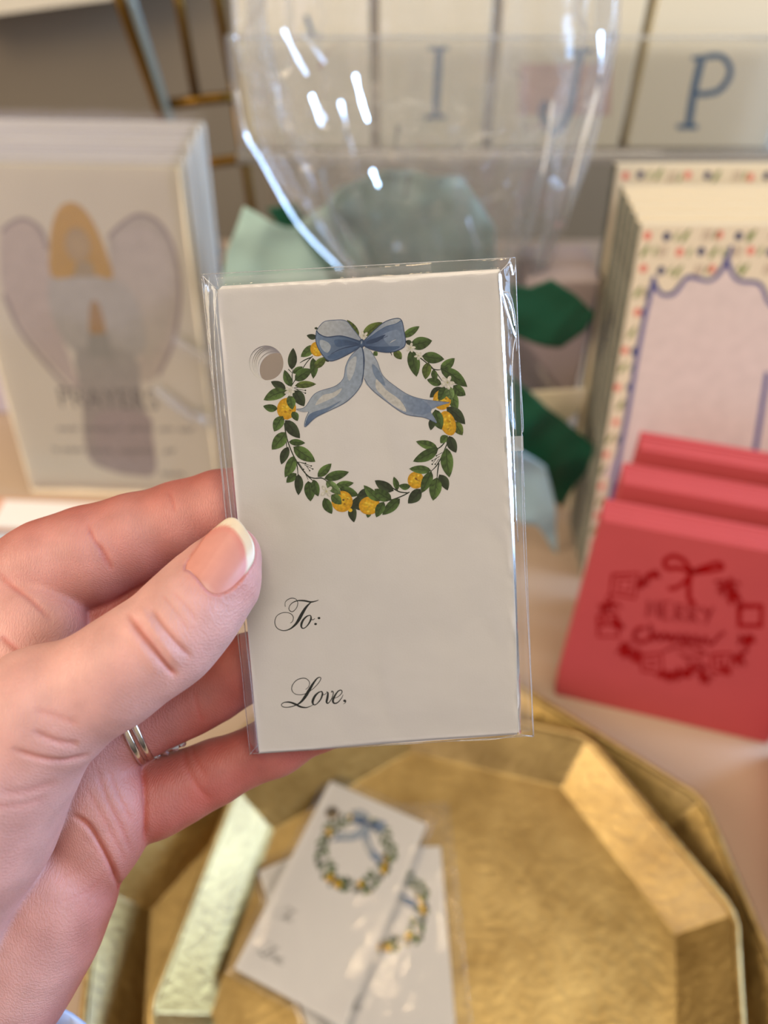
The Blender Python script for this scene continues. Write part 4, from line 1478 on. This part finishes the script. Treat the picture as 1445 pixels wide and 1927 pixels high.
for k in range(11):
    fr = Frame(LF.o - LF.Z * (.0078 * k) + LF.X * (.0015 * math.sin(k * 2.3)) + LF.Y * 0, LF.X, LF.Y)
    fr.o = fr.o + np.array([0, 0, (0.0 - min(0, 0)) + .0078 * k * math.sin(math.radians(14)) * 1.0]) * 1.0
    r = empty('art_print', fr.mat())
    if k == 0:
        tag(r, 'front angel print of the left stack, gold-haired praying figure above grey words', 'art print')
    else:
        tag(r, 'wrapped cream print of the left stack, %s' % ['second from the front', 'third from the front', 'fourth from the front', 'fifth from the front', 'sixth, in the middle', 'seventh from the front', 'fourth from the back', 'third from the back', 'second from the back', 'rearmost'][k - 1], 'art print', 'prints stacked behind the front angel print')
    bd = link('backing_board', box_mesh(0, LW, 0, LH + .001 * math.sin(k * 1.7), -.0056, 0, .0004, 1), M_print if k == 0 else M_edge, r)

    def wf(u, v, k=k):
        e = min(u, 1 - u, v, 1 - v) * 14
        return (-.003 + u * (LW + .006), -.001 + v * (LH + .008), .0007 * min(1, e) + .0006 * mnoise.noise(Vector((u * 5 + k, v * 7, k))) * min(1, e) + (.0 if e > 0 else -.001))
    link('wrap', grid_mesh(26, 40, wf), M_wrap, r, smooth=True)
    if k == 0:
        A = Art(fr, z=.00005, step=.000004)
        A.poly([ce(*p) for p in [(5, 240), (60, 190), (130, 172), (220, 235), (270, 480), (330, 800), (420, 1060), (300, 960), (160, 800), (50, 620), (5, 480)]], (226, 210, 192), (218, 202, 186))
        A.poly([ce(*p) for p in [(560, 270), (640, 190), (730, 150), (830, 200), (905, 350), (932, 560), (900, 800), (800, 1000), (720, 990), (700, 800), (600, 520)]], (218, 208, 190), (222, 208, 184))
        A.poly([ce(*p) for p in [(600, 280), (660, 225), (740, 215), (820, 260), (870, 380), (880, 560), (850, 760), (760, 900), (700, 700), (620, 500)]], (226, 214, 198), (218, 208, 184))
        for pts in ([(5, 240), (60, 190), (130, 172), (210, 225), (250, 330)], [(20, 560), (100, 740), (220, 900), (360, 1060)], [(560, 270), (640, 190), (730, 150), (830, 200), (905, 350), (932, 560), (900, 800), (820, 980)]):
            A.line([ce(*p) for p in pts], 7, (184, 168, 158))
        A.poly([ce(*p) for p in [(250, 500), (300, 465), (450, 455), (590, 478), (690, 560), (740, 700), (755, 830), (700, 890), (620, 905), (540, 880), (500, 840), (420, 880), (330, 800), (262, 650)]], (214, 208, 192), (204, 198, 180))
        A.poly([ce(*p) for p in [(400, 840), (690, 870), (735, 1100), (790, 1300), (805, 1485), (700, 1500), (560, 1470), (450, 1390), (425, 1100)]], (190, 185, 168), (192, 176, 164))
        A.poly([ce(*p) for p in [(500, 1180), (760, 1180), (790, 1300), (800, 1480), (640, 1490), (520, 1400)]], (192, 176, 166))
        A.poly([ce(*p) for p in [(455, 760), (560, 760), (590, 900), (460, 880)]], (180, 176, 160))
        A.poly([ce(*p) for p in [(268, 470), (256, 330), (270, 200), (310, 110), (370, 84), (430, 115), (490, 200), (545, 330), (585, 478), (480, 460), (380, 470)]], (228, 184, 104), (220, 178, 98))
        A.ellipse(ce(402, 305), 24, 34, -12, (216, 190, 142), (208, 180, 132))
        A.poly([ce(*p) for p in [(400, 395), (470, 390), (500, 470), (380, 470)]], (198, 178, 138))
        A.poly([ce(*p) for p in [(470, 605), (510, 610), (548, 750), (505, 765), (462, 750)]], (196, 160, 108))
        for y, x0, x1 in ((807, 108, 150), (807, 156, 230), (807, 240, 290), (808, 298, 330), (809, 336, 368), (846, 98, 112), (847, 118, 160), (848, 168, 215), (849, 225, 290), (849, 308, 330), (892, 302, 350)):
            pts = [(x, y + 4.5 * math.sin(x * .55) + random.uniform(-1, 1)) for x in np.arange(x0, x1, 4)]
            A.line(pts, 3.2, (138, 132, 124), False)
        A.build('angel_illustration', M_inkflat, r)['label'] = 'angel with gold hair, wings and grey robe'
        cx_, cy_ = fr.loc(203, 752)
        words('lettering', 'PRAYERS', .024, r, mat('grey_letter_ink', (124, 118, 110), .8), cx_, cy_, .0003, sx_=.80)
LFK = LF


# glossy strips added for the film glints, lower right of the front print
def glint_strip(parent_name, pts_px, wpx, fr, matl, parent, zz=.004, tw=0.0):
    inv = parent.matrix_basis.inverted()
    (x0, y0), (x1, y1) = pts_px
    a, b = np.array([*fr.loc(x0, y0), zz]), np.array([*fr.loc(x1, y1), zz + .002])
    d = b - a
    nrm = np.array([-d[1], d[0], 0])
    nrm /= np.linalg.norm(nrm)
    wd = wpx
    vs, fs = [], []
    for i in range(9):
        t = i / 8
        c = a + d * t
        for s_ in (-1, 0, 1):
            vs.append(c + nrm * wd * s_ * (1 - .5 * abs(t - .5)) + np.array([0, 0, wd * tw * s_ + (wd * .15 if s_ == 0 else 0)]))
    for i in range(8):
        for k in (0, 1):
            fs.append((i * 3 + k, i * 3 + k + 1, i * 3 + k + 4, i * 3 + k + 3))
    return link(parent_name, mesh_from(vs, fs), matl, parent, smooth=True)


lr = [o for o in bpy.data.objects if o.name == 'art_print'][0]
M_gloss = film('glossy_glint_film', base=0.35, rough=0.22, haze=0.12)
for (a_, b_), wd, tw in ((((330, 630), (420, 690)), .004, 1.2), (((296, 725), (372, 782)), .0035, -.3), (((372, 765), (402, 795)), .004, 1.0)):
    mx_ = ((a_[0] + b_[0]) / 2, (a_[1] + b_[1]) / 2)
    tilted_strip('film_fold_glint', [(*a_, .006), (*mx_, .007), (*b_, .006)], wd * 1.1, (-1.25, -.15, 1.0) if tw < 0 else WIN, M_glint, lr, LF)
    glint_strip('film_fold_glint', (a_, b_), wd, LF, M_gloss, lr, tw=tw)

# ------------------------------------------------------------------ red note cards
q0, q1 = on_z(1043, 1307), on_z(1445, 1400)
yawR = math.degrees(math.atan2(q1[1] - q0[1], q1[0] - q0[0]))
RF = lean_frame(q0, yawR, 9)
RH = RF.loc(1115, 975)[1]
RW = 2.2 * RF.loc(1295, 1165)[0]
RD = .021


def cr_(x, y):
    return (x / 4.07 + 1090, y / 4.07 + 1020)


for k in range(3):
    back = k * (RD + .0105)
    base = RF.o + np.array([math.sin(math.radians(-yawR)) * 1.0, math.cos(math.radians(yawR)), 0]) * back
    base = base + RF.X * (.0085 * k)
    fr = Frame(base, RF.X, RF.Y)
    r = empty('note_card_pack', fr.mat())
    tag(r, ['front pack of red note cards, dark red wreath print facing the camera', 'middle pack of red note cards, between the printed front pack and the rear pack', 'rear pack of red note cards, the one against the floral notepads'][k], 'note cards', 'packs of red note cards')
    nC = 10
    cm = box_mesh(0, RW, 0, RH, -RD / nC * .9, 0, .0003, 1)
    for c in range(nC):
        co = link('card', cm, M_red if c == 0 and k == 0 else [], r, Matrix.Translation((random.uniform(-.0004, .0004), random.uniform(-.0005, .0006) if c else 0, -c * RD / nC)))
        if c < 0:
            pass
    if k == 0:
        A = Art(fr, z=.00008, step=.000003)
        DR = (150, 0, 2)

        def rs(pts, wd=12):
            A.line([cr_(*p) for p in pts], wd / 4.07 * 1.5, DR)
        rs([(860, 230), (800, 140), (720, 108), (655, 140), (670, 200), (760, 200), (860, 230)], 24)
        rs([(860, 230), (960, 190), (1060, 160), (1095, 195), (1030, 215), (860, 235)], 24)
        rs([(850, 240), (838, 340), (845, 440), (885, 475)], 26)
        rs([(835, 265), (790, 320), (720, 355), (680, 350)], 22)
        for q in ([(255, 250), (455, 240), (425, 430), (235, 395), (255, 250)], [(140, 560), (290, 550), (300, 725), (145, 720), (140, 560)], [(470, 870), (625, 850), (640, 1015), (480, 985), (470, 870)], [(1010, 860), (1165, 850), (1150, 1015), (1020, 990), (1010, 860)]):
            A.line([cr_(*p) for p in q], 5.5, DR, False)
        A.line([cr_(*p) for p in [(1225, 490), (1395, 490), (1390, 640), (1225, 640), (1225, 480)]], 11, DR, False)
        for q in ([(300, 290), (400, 280), (390, 380), (290, 360), (300, 290)], [(520, 910), (590, 900), (590, 960), (520, 950), (520, 910)], [(1060, 890), (1110, 890), (1110, 960), (1060, 950), (1060, 890)]):
            A.line([cr_(*p) for p in q], 4, DR, False)
        for cx_, cy_, n, R_ in ((200, 600, 10, 70), (440, 870, 14, 70), (640, 1000, 12, 60), (1180, 420, 14, 70), (1100, 960, 12, 60), (800, 980, 16, 80)) +  ((250, 460, 12, 90), (350, 820, 34, 105), (560, 240, 14, 80), (1130, 330, 26, 130), (1280, 740, 22, 100), (1220, 880, 16, 90), (880, 960, 26, 110), (720, 1010, 14, 70), (470, 300, 8, 60), (300, 620, 12, 60), (960, 1020, 10, 60), (180, 470, 6, 50)):
            for _ in range(n):
                a, q = random.uniform(0, 6.28), random.uniform(.1, 1) * R_
                c = cr_(cx_ + q * math.cos(a) * .8, cy_ + q * math.sin(a) * .6)
                b = random.uniform(0, 3.14)
                A.line([c, (c[0] + 9 * math.cos(b), c[1] + 9 * math.sin(b))], 4.2, DR, False)
        # MERRY
        L = {'M': [[(0, 1), (0.1, 0), (.5, .7), (.9, 0), (1, 1)]], 'E': [[(.9, 0), (.1, 0), (.1, 1), (.9, 1)], [(.1, .5), (.7, .5)]], 'R': [[(.1, 1), (.1, 0), (.8, .1), (.8, .4), (.1, .5), (.9, 1)]], 'Y': [[(0, 0), (.5, .5)], [(1, 0), (.3, 1)]]}
        for i, ch in enumerate('MERRY'):
            for stq in L[ch]:
                A.line([cr_(520 + i * 105 + p[0] * 80, 440 + i * 12 + p[1] * 130) for p in stq], 3.2, DR, False)
        A.line([cr_(*p) for p in [(500, 650), (440, 660), (420, 730), (480, 760), (560, 720)]], 6, DR)
        A.line([cr_(*p) for p in [(540, 620), (560, 740), (590, 690), (620, 745), (650, 690), (680, 745), (700, 700), (720, 755), (760, 700), (790, 770), (820, 700), (850, 770), (890, 710), (920, 780), (960, 720), (1000, 780), (1060, 720), (1110, 680)]], 4.5, DR)
        A.line([cr_(*p) for p in [(640, 830), (760, 790), (900, 810), (960, 850), (840, 870), (760, 840)]], 3.2, DR)
        A.build('wreath_print', M_reddeep, r)['label'] = 'dark red wreath with bow, words MERRY Christmas inside'
    if k:
        pass
for o in bpy.data.objects:
    if o.name.startswith('card') and o.type == 'MESH' and not o.data.materials:
        o.data.materials.append(M_red)

# ------------------------------------------------------------------ floral notepads behind the red cards
FO = on_z(1095, 1088)
FF = lean_frame(FO, 0, 15)
FTL = FF.loc(1207, 422)
FH = FTL[1]
FWd = .17
M_floraledge = mat('patterned_pad_edge', (104, 108, 98), 0.8, noise=0.4, nscale=90)
M_padpaper = mat('pad_paper', (222, 208, 178), 0.75)


def cf_(x, y):
    return (x / 4.19 + 1100, y / 4.19 + 270)


NAVY, CORAL, LEAFG, BRN = (52, 62, 104), (214, 112, 96), (128, 142, 82), (140, 112, 100)


def floral(A, x0, x1, y0, y1, dens=1.0):
    nx = int((x1 - x0) / .0102)
    ny = int((y1 - y0) / .0125)
    for j in range(ny + 1):
        for i in range(nx + 1):
            x = x0 + (i + .5) * (x1 - x0) / (nx + 1) + random.uniform(-.0022, .0022)
            y = y0 + (j + .5) * (y1 - y0) / (ny + 1) + random.uniform(-.001, .001)
            kind = (i + 2 * j) % 4
            if kind == 0:
                A.ellipse((x, y), .0024, .0026, 0, CORAL, (222, 140, 122), 10)
            elif kind == 1:
                A.ellipse((x, y), .0023, .0027, 0, NAVY, (44, 54, 88), 9)
            elif kind == 2:
                A.leaf((x - .002, y - .004), (x + .002, y + .004), .0028, LEAFG)
            else:
                for d in (-.0018, 0, .0018):
                    A.line([(x + d, y - .003), (x + d + .001, y + .003)], .0006, BRN, False)
            if (i + j) % 2:
                A.leaf((x + .005, y - .003), (x + .0065, y + .003), .0022, (150, 160, 110))


pads = []
for k in range(6):
    t = .0108
    up = 0.0 if k < 5 else .0
    ex = 0 if k < 5 else .004
    base = FF.o + np.array([0.0, 1.0, 0]) * (t * 1.06 * k + (0 if k < 5 else .012))
    fr = Frame(base, FF.X, FF.Y)
    r = empty('floral_notepad', fr.mat())
    tag(r, ['front notepad of the floral stack, scalloped navy frame around a blank pink panel', 'floral notepad directly behind the scalloped front one, only edges showing', 'third floral notepad from the front, only edges showing', 'fourth floral notepad from the front, only edges showing', 'fifth floral notepad, last before the tall rear one', 'tallest floral notepad, rearmost, only its patterned top band showing'][k], 'notepad',
        None if k in (0, 5) else 'floral notepads behind the front one')
    nm = box_mesh(0, FWd, 0, FH + ex, -t * .98, 0, .0003, 1)
    o = link('paper_block', nm, M_floraledge, r)
    nm.materials.append(M_padpaper)
    for p in nm.polygons:
        if abs(p.normal.z) > .5 or p.normal.y > .5:
            p.material_index = 1
    if k in (0, 5):
        A = Art(None, z=.00006, step=.0)
        if k == 0:
            floral(A, .001, FWd - .001, FH - .030, FH - .001)
            floral(A, .001, .0135, 0, FH - .032)
            floral(A, FWd - .0135, FWd - .001, 0, FH - .032)
            A.f, A.z, A.step = fr, .0001, .000004
            pan = [(1229, 524), (1238, 548), (1268, 552), (1292, 524), (1332, 528), (1358, 510), (1372, 480), (1386, 520), (1430, 532), (1450, 565), (1495, 570), (1440, 900), (1150, 906), (1167, 844), (1182, 767), (1205, 634)]
            A.poly([p for p in pan], (212, 196, 188))
            A.line([(1231, 520), (1205, 634), (1182, 767), (1167, 844), (1150, 930), (1130, 1040)], 9, (86, 90, 138))
            A.line([(1444, 700), (1423, 834), (1404, 940)], 10, (86, 90, 138))
            A.line([(1229, 530), (1243, 552), (1267, 552), (1290, 524), (1306, 522), (1334, 528), (1354, 512), (1368, 488), (1377, 462)], [11, 8, 9, 8, 9, 7, 9, 9, 7], (76, 82, 130))
            A.line([(1366, 480), (1376, 512), (1392, 528), (1425, 532), (1438, 548), (1446, 568), (1470, 590)], 8, (76, 82, 130))
        else:
            floral(A, .001, FWd - .001, FH - .03, FH + ex - .001)
        A.build('floral_border', M_inkflat, r)

# ------------------------------------------------------------------ shelf, monogram pads and the clear acrylic holder
YS = .60
zs = on_y(1300, 291, YS)[2]
rs_ = empty('display_shelf', Matrix.Translation((0, 0, 0)))
tag(rs_, 'grey display shelf standing behind everything, carrying the monogram pads', 'shelf')
xl, xr = on_y(470, 291, YS)[0] - .01, on_y(1500, 291, YS)[0] + .12
link('shelf_board', box_mesh(xl, xr, YS - .004, YS + .16, zs - .006, zs, .001), M_riser, rs_)
for x in (xl + .004, xr - .02):
    link('leg', box_mesh(x, x + .012, YS + .12, YS + .135, 0, zs - .006, .001), M_riser, rs_)


def cp_(x, y):
    return (x / 1.383 + 400, y / 1.383)


LET = [((468, 697), [([(243, 40), (262, 96)], 12), ([(225, 98), (285, 92)], 8)], 'I', 'cream monogram pad at the left end of the acrylic holder, mostly behind the bag'),
       ((715, 905), [([(590, 128), (580, 304)], 19), ([(560, 126), (615, 124)], 10), ([(552, 306), (608, 304)], 12)], 'I', 'cream monogram pad with a blue letter I, second from the left in the holder'),
       ((925, 1162), [([(957, 135), (940, 230), (928, 290), (900, 338), (872, 335), (858, 290), (872, 265)], 19), ([(922, 135), (988, 130)], 14)], 'J', 'monogram pad with a blue letter J beside the P pad'),
       ((1180, 1440), [([(1272, 152), (1252, 240), (1238, 328)], 20), ([(1246, 152), (1300, 144)], 10), ([(1208, 330), (1262, 330)], 14), ([(1285, 148), (1322, 146), (1345, 172), (1342, 205), (1312, 238), (1262, 246)], 16)], 'P', 'monogram pad with a blue letter P at the right end of the holder')]
M_pad = mat('monogram_pad_paper', (240, 232, 206), 0.7, spec=.3)
BLUE = (92, 122, 150)
for (x0, x1), strokes, ch, lab in LET:
    a = on_y(x0, 276, YS + .012)
    b = on_y(x1, 276, YS + .012)
    fr = lean_frame(np.array([a[0], YS + .012, zs + .0005]), 0, 2)
    wd = b[0] - a[0]
    hh = .155
    r = empty('monogram_pad', fr.mat())
    tag(r, lab, 'notepad', 'monogram pads in the acrylic holder')
    link('paper_block', box_mesh(0, wd, 0, hh, -.022, 0, .0008), M_pad, r)
    A = Art(fr, z=.0001, step=.00001)
    for pts, wpx in strokes:
        A.line([cp_(*p) for p in pts], wpx / 1.383, BLUE)
    if ch == 'J':
        A.poly([cp_(*p) for p in [(800, 165), (1040, 165), (1035, 300), (795, 300)]], (222, 192, 180))
        for pts, wpx in strokes:
            A.line([cp_(*p) for p in pts], wpx / 1.383, BLUE)
    A.build('initial', M_inkflat, r)
ar = empty('acrylic_holder', Matrix.Translation((0, 0, zs)))
tag(ar, 'clear acrylic holder on the shelf with the monogram pads standing inside', 'holder')
ax0, ax1 = on_y(468, 285, YS)[0] - .006, on_y(1440, 276, YS + .012)[0] + .0045
ah = on_y(900, 76, YS)[2] - zs
link('front_panel', box_mesh(ax0, ax1, YS + .001, YS + .004, .0005, ah, .0005), M_acrylic, ar)
link('side_panel', box_mesh(ax0, ax0 + .003, YS + .004, YS + .06, .0005, ah, .0005), M_acrylic, ar)
link('side_panel', box_mesh(ax1 - .003, ax1, YS + .004, YS + .06, .0005, ah, .0005), M_acrylic, ar)
link('top_edge', box_mesh(ax0, ax1, YS + .0008, YS + .0042, ah, ah + .0022), M_acryledge, ar)
link('side_edge', box_mesh(ax1 - .0035, ax1 + .0003, YS + .0005, YS + .001, .0005, ah), M_acryledge, ar)
link('side_edge', box_mesh(ax0 - .0003, ax0 + .0035, YS + .0005, YS + .001, .0005, ah), M_acryledge, ar)

# ------------------------------------------------------------------ brass rack, ledge on the wall
YR = .78
rk = empty('brass_rack', Matrix.Translation((0, 0, 0)))
tag(rk, 'slanting brass display rack behind the left stack, thin bars and two rungs', 'rack')
M_darkglass = mat('grey_glass_edge', (120, 134, 134), 0.15, spec=.6)


def bar(nm, pts, r, m, sq=False):
    link(nm, tube_mesh([on_y(a, b, YR + dy) for a, b, dy in pts], r, 8), m, rk, smooth=True)


bar('upright', [(205, -60, 0), (232, 20, 0), (300, 205, 0), (405, 480, 0), (428, 540, 0)], .0052, M_brass)
bar('glass_edge', [(228, -60, -.004), (255, 20, -.004), (316, 212, -.004), (416, 480, -.004)], .0038, M_darkglass)
bar('upright', [(322, -60, 0), (340, 20, 0), (368, 178, 0)], .0045, M_brass)
bar('upright', [(398, -60, 0), (410, 0, 0), (437, 150, 0)], .0045, M_brass)
bar('upright', [(437, 150, 0.004), (478, 420, 0.004), (500, 545, .004)], .0045, M_brass)
bar('rung', [(318, 196, 0), (380, 188, 0), (440, 182, 0)], .0052, M_brass)
bar('rung', [(340, 312, 0), (410, 305, 0), (472, 296, 0)], .0052, M_brass)
lv = [on_y(-120, 46, 1.16), on_y(0, 27, 1.16), on_y(228, -4, 1.16), on_y(330, -30, 1.16), on_y(330, -700, 1.16), on_y(-120, -700, 1.16)]
vs = [tuple(p) for p in lv] + [(p[0], p[1] + .06, p[2]) for p in lv]
n6 = len(lv)
lg = link('wall_panel', mesh_from(vs, [tuple(range(n6)), tuple(range(2 * n6 - 1, n6 - 1, -1))] + [(i, n6 + i, n6 + (i + 1) % n6, (i + 1) % n6) for i in range(n6)]), M_cream)
tag(lg, 'cream board at the top left, against the taupe wall', 'board')

# ------------------------------------------------------------------ small things at the left edge
a, b = on_z(-70, 905), on_z(26, 880)
lb = link('lilac_box', box_mesh(-.09, 0, -.03, .0, 0, .075, .002), mat('lilac_white_box', (196, 190, 204), .6), mat=Matrix.Translation((b[0], b[1] + .10, 0)))
tag(lb, 'pale lilac box at the left edge, behind the angel prints', 'box')
ev = [on_z(28, 950), on_z(330, 962), on_z(300, 1060), on_z(-60, 1030)]


def flat_prism(name, pts, z0, z1, m, parent=None):
    n = len(pts)
    vs = [(p[0], p[1], z1) for p in pts] + [(p[0], p[1], z0) for p in pts]
    return link(name, mesh_from(vs, [tuple(range(n)), tuple(range(2 * n - 1, n - 1, -1))] + [(i, n + i, n + (i + 1) % n, (i + 1) % n) for i in range(n)]), m, parent)


M_pink = mat('salmon_envelope', (214, 150, 120), .7)
M_white = mat('white_paper', (232, 230, 226), .7)
pe = empty('boxed_cards', None)
tag(pe, 'flat white card set with salmon edge, lying on the table below the angel prints', 'cards')
p0, p1 = on_z(10, 944), on_z(340, 958)
dX = (p1 - p0) / np.linalg.norm(p1 - p0)
dY = np.array([-dX[1], dX[0], 0])
def rc(o, x0, x1, y0, y1):
    return [o + dX * x0 + dY * y0, o + dX * x1 + dY * y0, o + dX * x1 + dY * y1, o + dX * x0 + dY * y1]
flat_prism('envelope', rc(p0, -.004, .13, -.032, 0), .0, .004, M_pink, pe)
flat_prism('card', rc(p0, .003, .125, -.032, -.0035), .0041, .006, M_white, pe)
pf = flat_prism('folded_card', rc(p0, -.03, .11, -.09, -.036), .0, .003, mat('pale_blue_card', (186, 204, 220), .7))
tag(pf, 'pale blue folded card lying on the table just above the index finger', 'card')

# ------------------------------------------------------------------ the cellophane gift bag
YB = .47
PROF = [(-110, 800, 372), (75, 802, 362), (200, 805, 335), (290, 800, 312), (420, 815, 250), (520, 835, 190), (600, 845, 165), (700, 880, 200), (850, 890, 210), (1000, 885, 200), (1062, 885, 190)]
bagE = empty('gift_bag', None)
tag(bagE, 'large clear cellophane gift bag behind the held tags, gathered top flaring upwards', 'gift bag')


def prof(t):
    t = t * (len(PROF) - 1)
    i = min(int(t), len(PROF) - 2)
    f = t - i
    a, b = PROF[i], PROF[i + 1]
    y, c, w_ = [a[k] * (1 - f) + b[k] * f for k in range(3)]
    return y, c, w_


def bagf(u, v):
    y, c, w_ = prof(1 - v)
    P = on_y(c, y, YB)
    Q = on_y(c + w_, y, YB)
    R = abs(Q[0] - P[0])
    z = max(P[2], .002)
    t = 2 * math.pi * u
    flare = max(0, (v - .35) / .65)
    fold = abs(((u * 13 + .35 * math.sin(v * 5)) % 1) - .5) * 2 - .5
    fold2 = abs(((u * 31 + v * 1.5) % 1) - .5) * 2 - .5
    nz = mnoise.noise(Vector((math.cos(t) * 2, math.sin(t) * 2, v * 6)))
    n2 = mnoise.noise(Vector((math.cos(t) * 6, math.sin(t) * 6, v * 16)))
    r = 1 + .16 * fold * (.35 + flare * .65) + .05 * fold2 + .12 * nz + .05 * n2
    dr = .30 if v > .4 else .42
    lift = .012 * nz * flare + (.018 * fold if v > .97 else 0)
    return (P[0] + R * math.cos(t) * (1 - .12 * abs(math.cos(t)) * (r < 1)) * (.93 + .07 * r), YB + R * dr * math.sin(t) * r, z + lift)


link('bag_film', grid_mesh(150, 60, bagf), M_bagfilm, bagE)


def crumple(u, v):
    y, c, w_ = prof(1 - (v * .42 + .38))
    P = on_y(c, y, YB)
    R = abs(on_y(c + w_, y, YB)[0] - P[0]) * .80
    t = math.pi * (1.05 + .9 * u)
    q = Vector((u * 5, v * 7, 1.7))
    cell = mnoise.voronoi(q * 1.3)[0]
    nz = (cell[1] - cell[0]) * .045 + .03 * mnoise.noise(q * .8)
    return (P[0] + R * math.cos(t) * (1 + nz * 3), YB + .01 + R * .22 * math.sin(t) + nz, P[2] + .02 * nz)


link('inner_fold', grid_mesh(90, 70, crumple), M_innerfilm, bagE)
BF = Frame(on_y(800, 500, YB - .05), [1, 0, 0], [0, 0, 1])
for pts in ([(605, 318), (622, 390), (645, 475)], [(533, 55), (560, 110), (578, 140)], [(568, 62), (592, 92), (612, 118)], [(600, 130), (625, 90), (655, 80)], [(668, 140), (680, 190), (692, 228)], [(446, 170), (462, 250), (490, 300), (560, 420), (640, 505)],
            [(1152, 60), (1105, 230), (1062, 400), (1040, 432)], [(1040, 190), (1020, 330), (985, 440)], [(590, 190), (612, 225)], [(445, 76), (470, 40), (500, 0)], [(640, 190), (652, 240), (650, 270)], [(586, 178), (604, 232), (618, 240)], [(700, 320), (712, 350)], [(770, 330), (762, 372)], [(880, 410), (900, 470)], [(750, 235), (742, 285)], [(1130, 60), (1128, 150), (1100, 260)]):
    q, _ = spline([(a, b, 0) for a, b in pts])
    o = tilted_strip('film_crease_glint', [(a, b, 0) for a, b in pts], .0013, WIN, M_glint, None, BF)  # strip added on the bag crease, angled to send a window glint
    o.data.transform(BF.mat())
    o.parent = bagE


def sheet(name, pts, Y, m, parent=None, slope=.0, amp=.004, seed=0.0, label=None, cat=None):
    pts = [tuple(on_y(a, b, Y + (slope * (b - pts[0][1]) / 400))) for a, b in pts]
    bm = bmesh.new()
    f = bm.faces.new([bm.verts.new(p) for p in pts])
    bmesh.ops.triangulate(bm, faces=[f])
    for _ in range(4):
        bmesh.ops.subdivide_edges(bm, edges=bm.edges[:], cuts=1, use_grid_fill=True)
        if len(bm.faces) > 2500:
            break
    for v in bm.verts:
        v.co.y += amp * 2 * abs(mnoise.noise(v.co * 18 + Vector((seed, 0, seed)))) + amp * mnoise.noise(v.co * 45 + Vector((seed, 1, seed)))
    o = link(name, bm_mesh(bm), m, parent, smooth=True)
    s_ = o.modifiers.new('s', 'SOLIDIFY')
    s_.thickness = .0005
    if label:
        tag(o, label, cat)
    return o


TIS = empty('tissue_paper', None)
tag(TIS, 'pale teal tissue paper puffed up inside the cellophane bag', 'tissue paper')
sheet('tissue_sheet', [(412, 560), (425, 480), (458, 392), (560, 440), (640, 560)], .465, M_teal, TIS, seed=1)
sheet('tissue_sheet', [(520, 600), (505, 450), (600, 400), (680, 360), (700, 600)], .485, M_teal, TIS, seed=4, amp=.008)
sheet('tissue_sheet', [(600, 610), (580, 420), (640, 350), (720, 320), (800, 360), (870, 340), (930, 430), (940, 620)], .495, M_teal, TIS, seed=8, amp=.009)
sheet('dark_green_ribbon', [(500, 395), (560, 380), (600, 440), (560, 470)], .50, M_green, seed=2, label='bit of dark green ribbon behind the teal tissue, upper left of the bag', cat='ribbon')
GU = sheet('green_ribbon', [(960, 540), (1000, 545), (1038, 527), (1085, 556), (1120, 592), (1100, 625), (1055, 655), (1000, 645), (960, 630)], .415, M_green, seed=5, amp=.003, label='upper dark green ribbon end to the right of the held tags', cat='ribbon')
GL = sheet('green_ribbon', [(950, 700), (985, 728), (1060, 790), (1130, 852), (1098, 905), (1056, 955), (1020, 930), (950, 880)], .395, M_green, seed=6, amp=.003, label='lower dark green ribbon end, above the ice blue tissue', cat='ribbon')
IB = sheet('ice_blue_tissue', [(940, 830), (985, 852), (1028, 884), (1044, 945), (1049, 1046), (1012, 990), (980, 985), (940, 940)], .375, M_iceblue, seed=9, amp=.003, label='ice blue tissue point hanging just right of the held tags', cat='tissue paper')
CR = sheet('cream_tag', [(960, 760), (1000, 738), (1106, 732), (1090, 775), (1062, 800), (1000, 790)], .42, M_cream, seed=3, amp=.001, label='small cream card showing between the two green ribbon ends', cat='card')
g0, g1 = on_y(975, 460, .50), on_y(1138, 462, .50)
gb = link('grey_gift_box', box_mesh(g0[0], g1[0] - .012, .452, .50, 0.001, g0[2], .002), mat('grey_mauve_box', (164, 150, 150), .6, noise=.05, nscale=20))
tag(gb, 'grey mauve gift box standing inside the cellophane bag', 'gift box')

# a red pack whose edge shades the table at the far right
rx = on_z(1462, 1560)
rp = link('red_box', box_mesh(0, .09, -.06, .045, 0, .05, .001), M_red, mat=Matrix.Translation((rx[0] + .002, rx[1], 0)) @ Matrix.Rotation(math.radians(-12), 4, 'Z'))
tag(rp, 'red box at the right edge of the picture, mostly out of view', 'box')
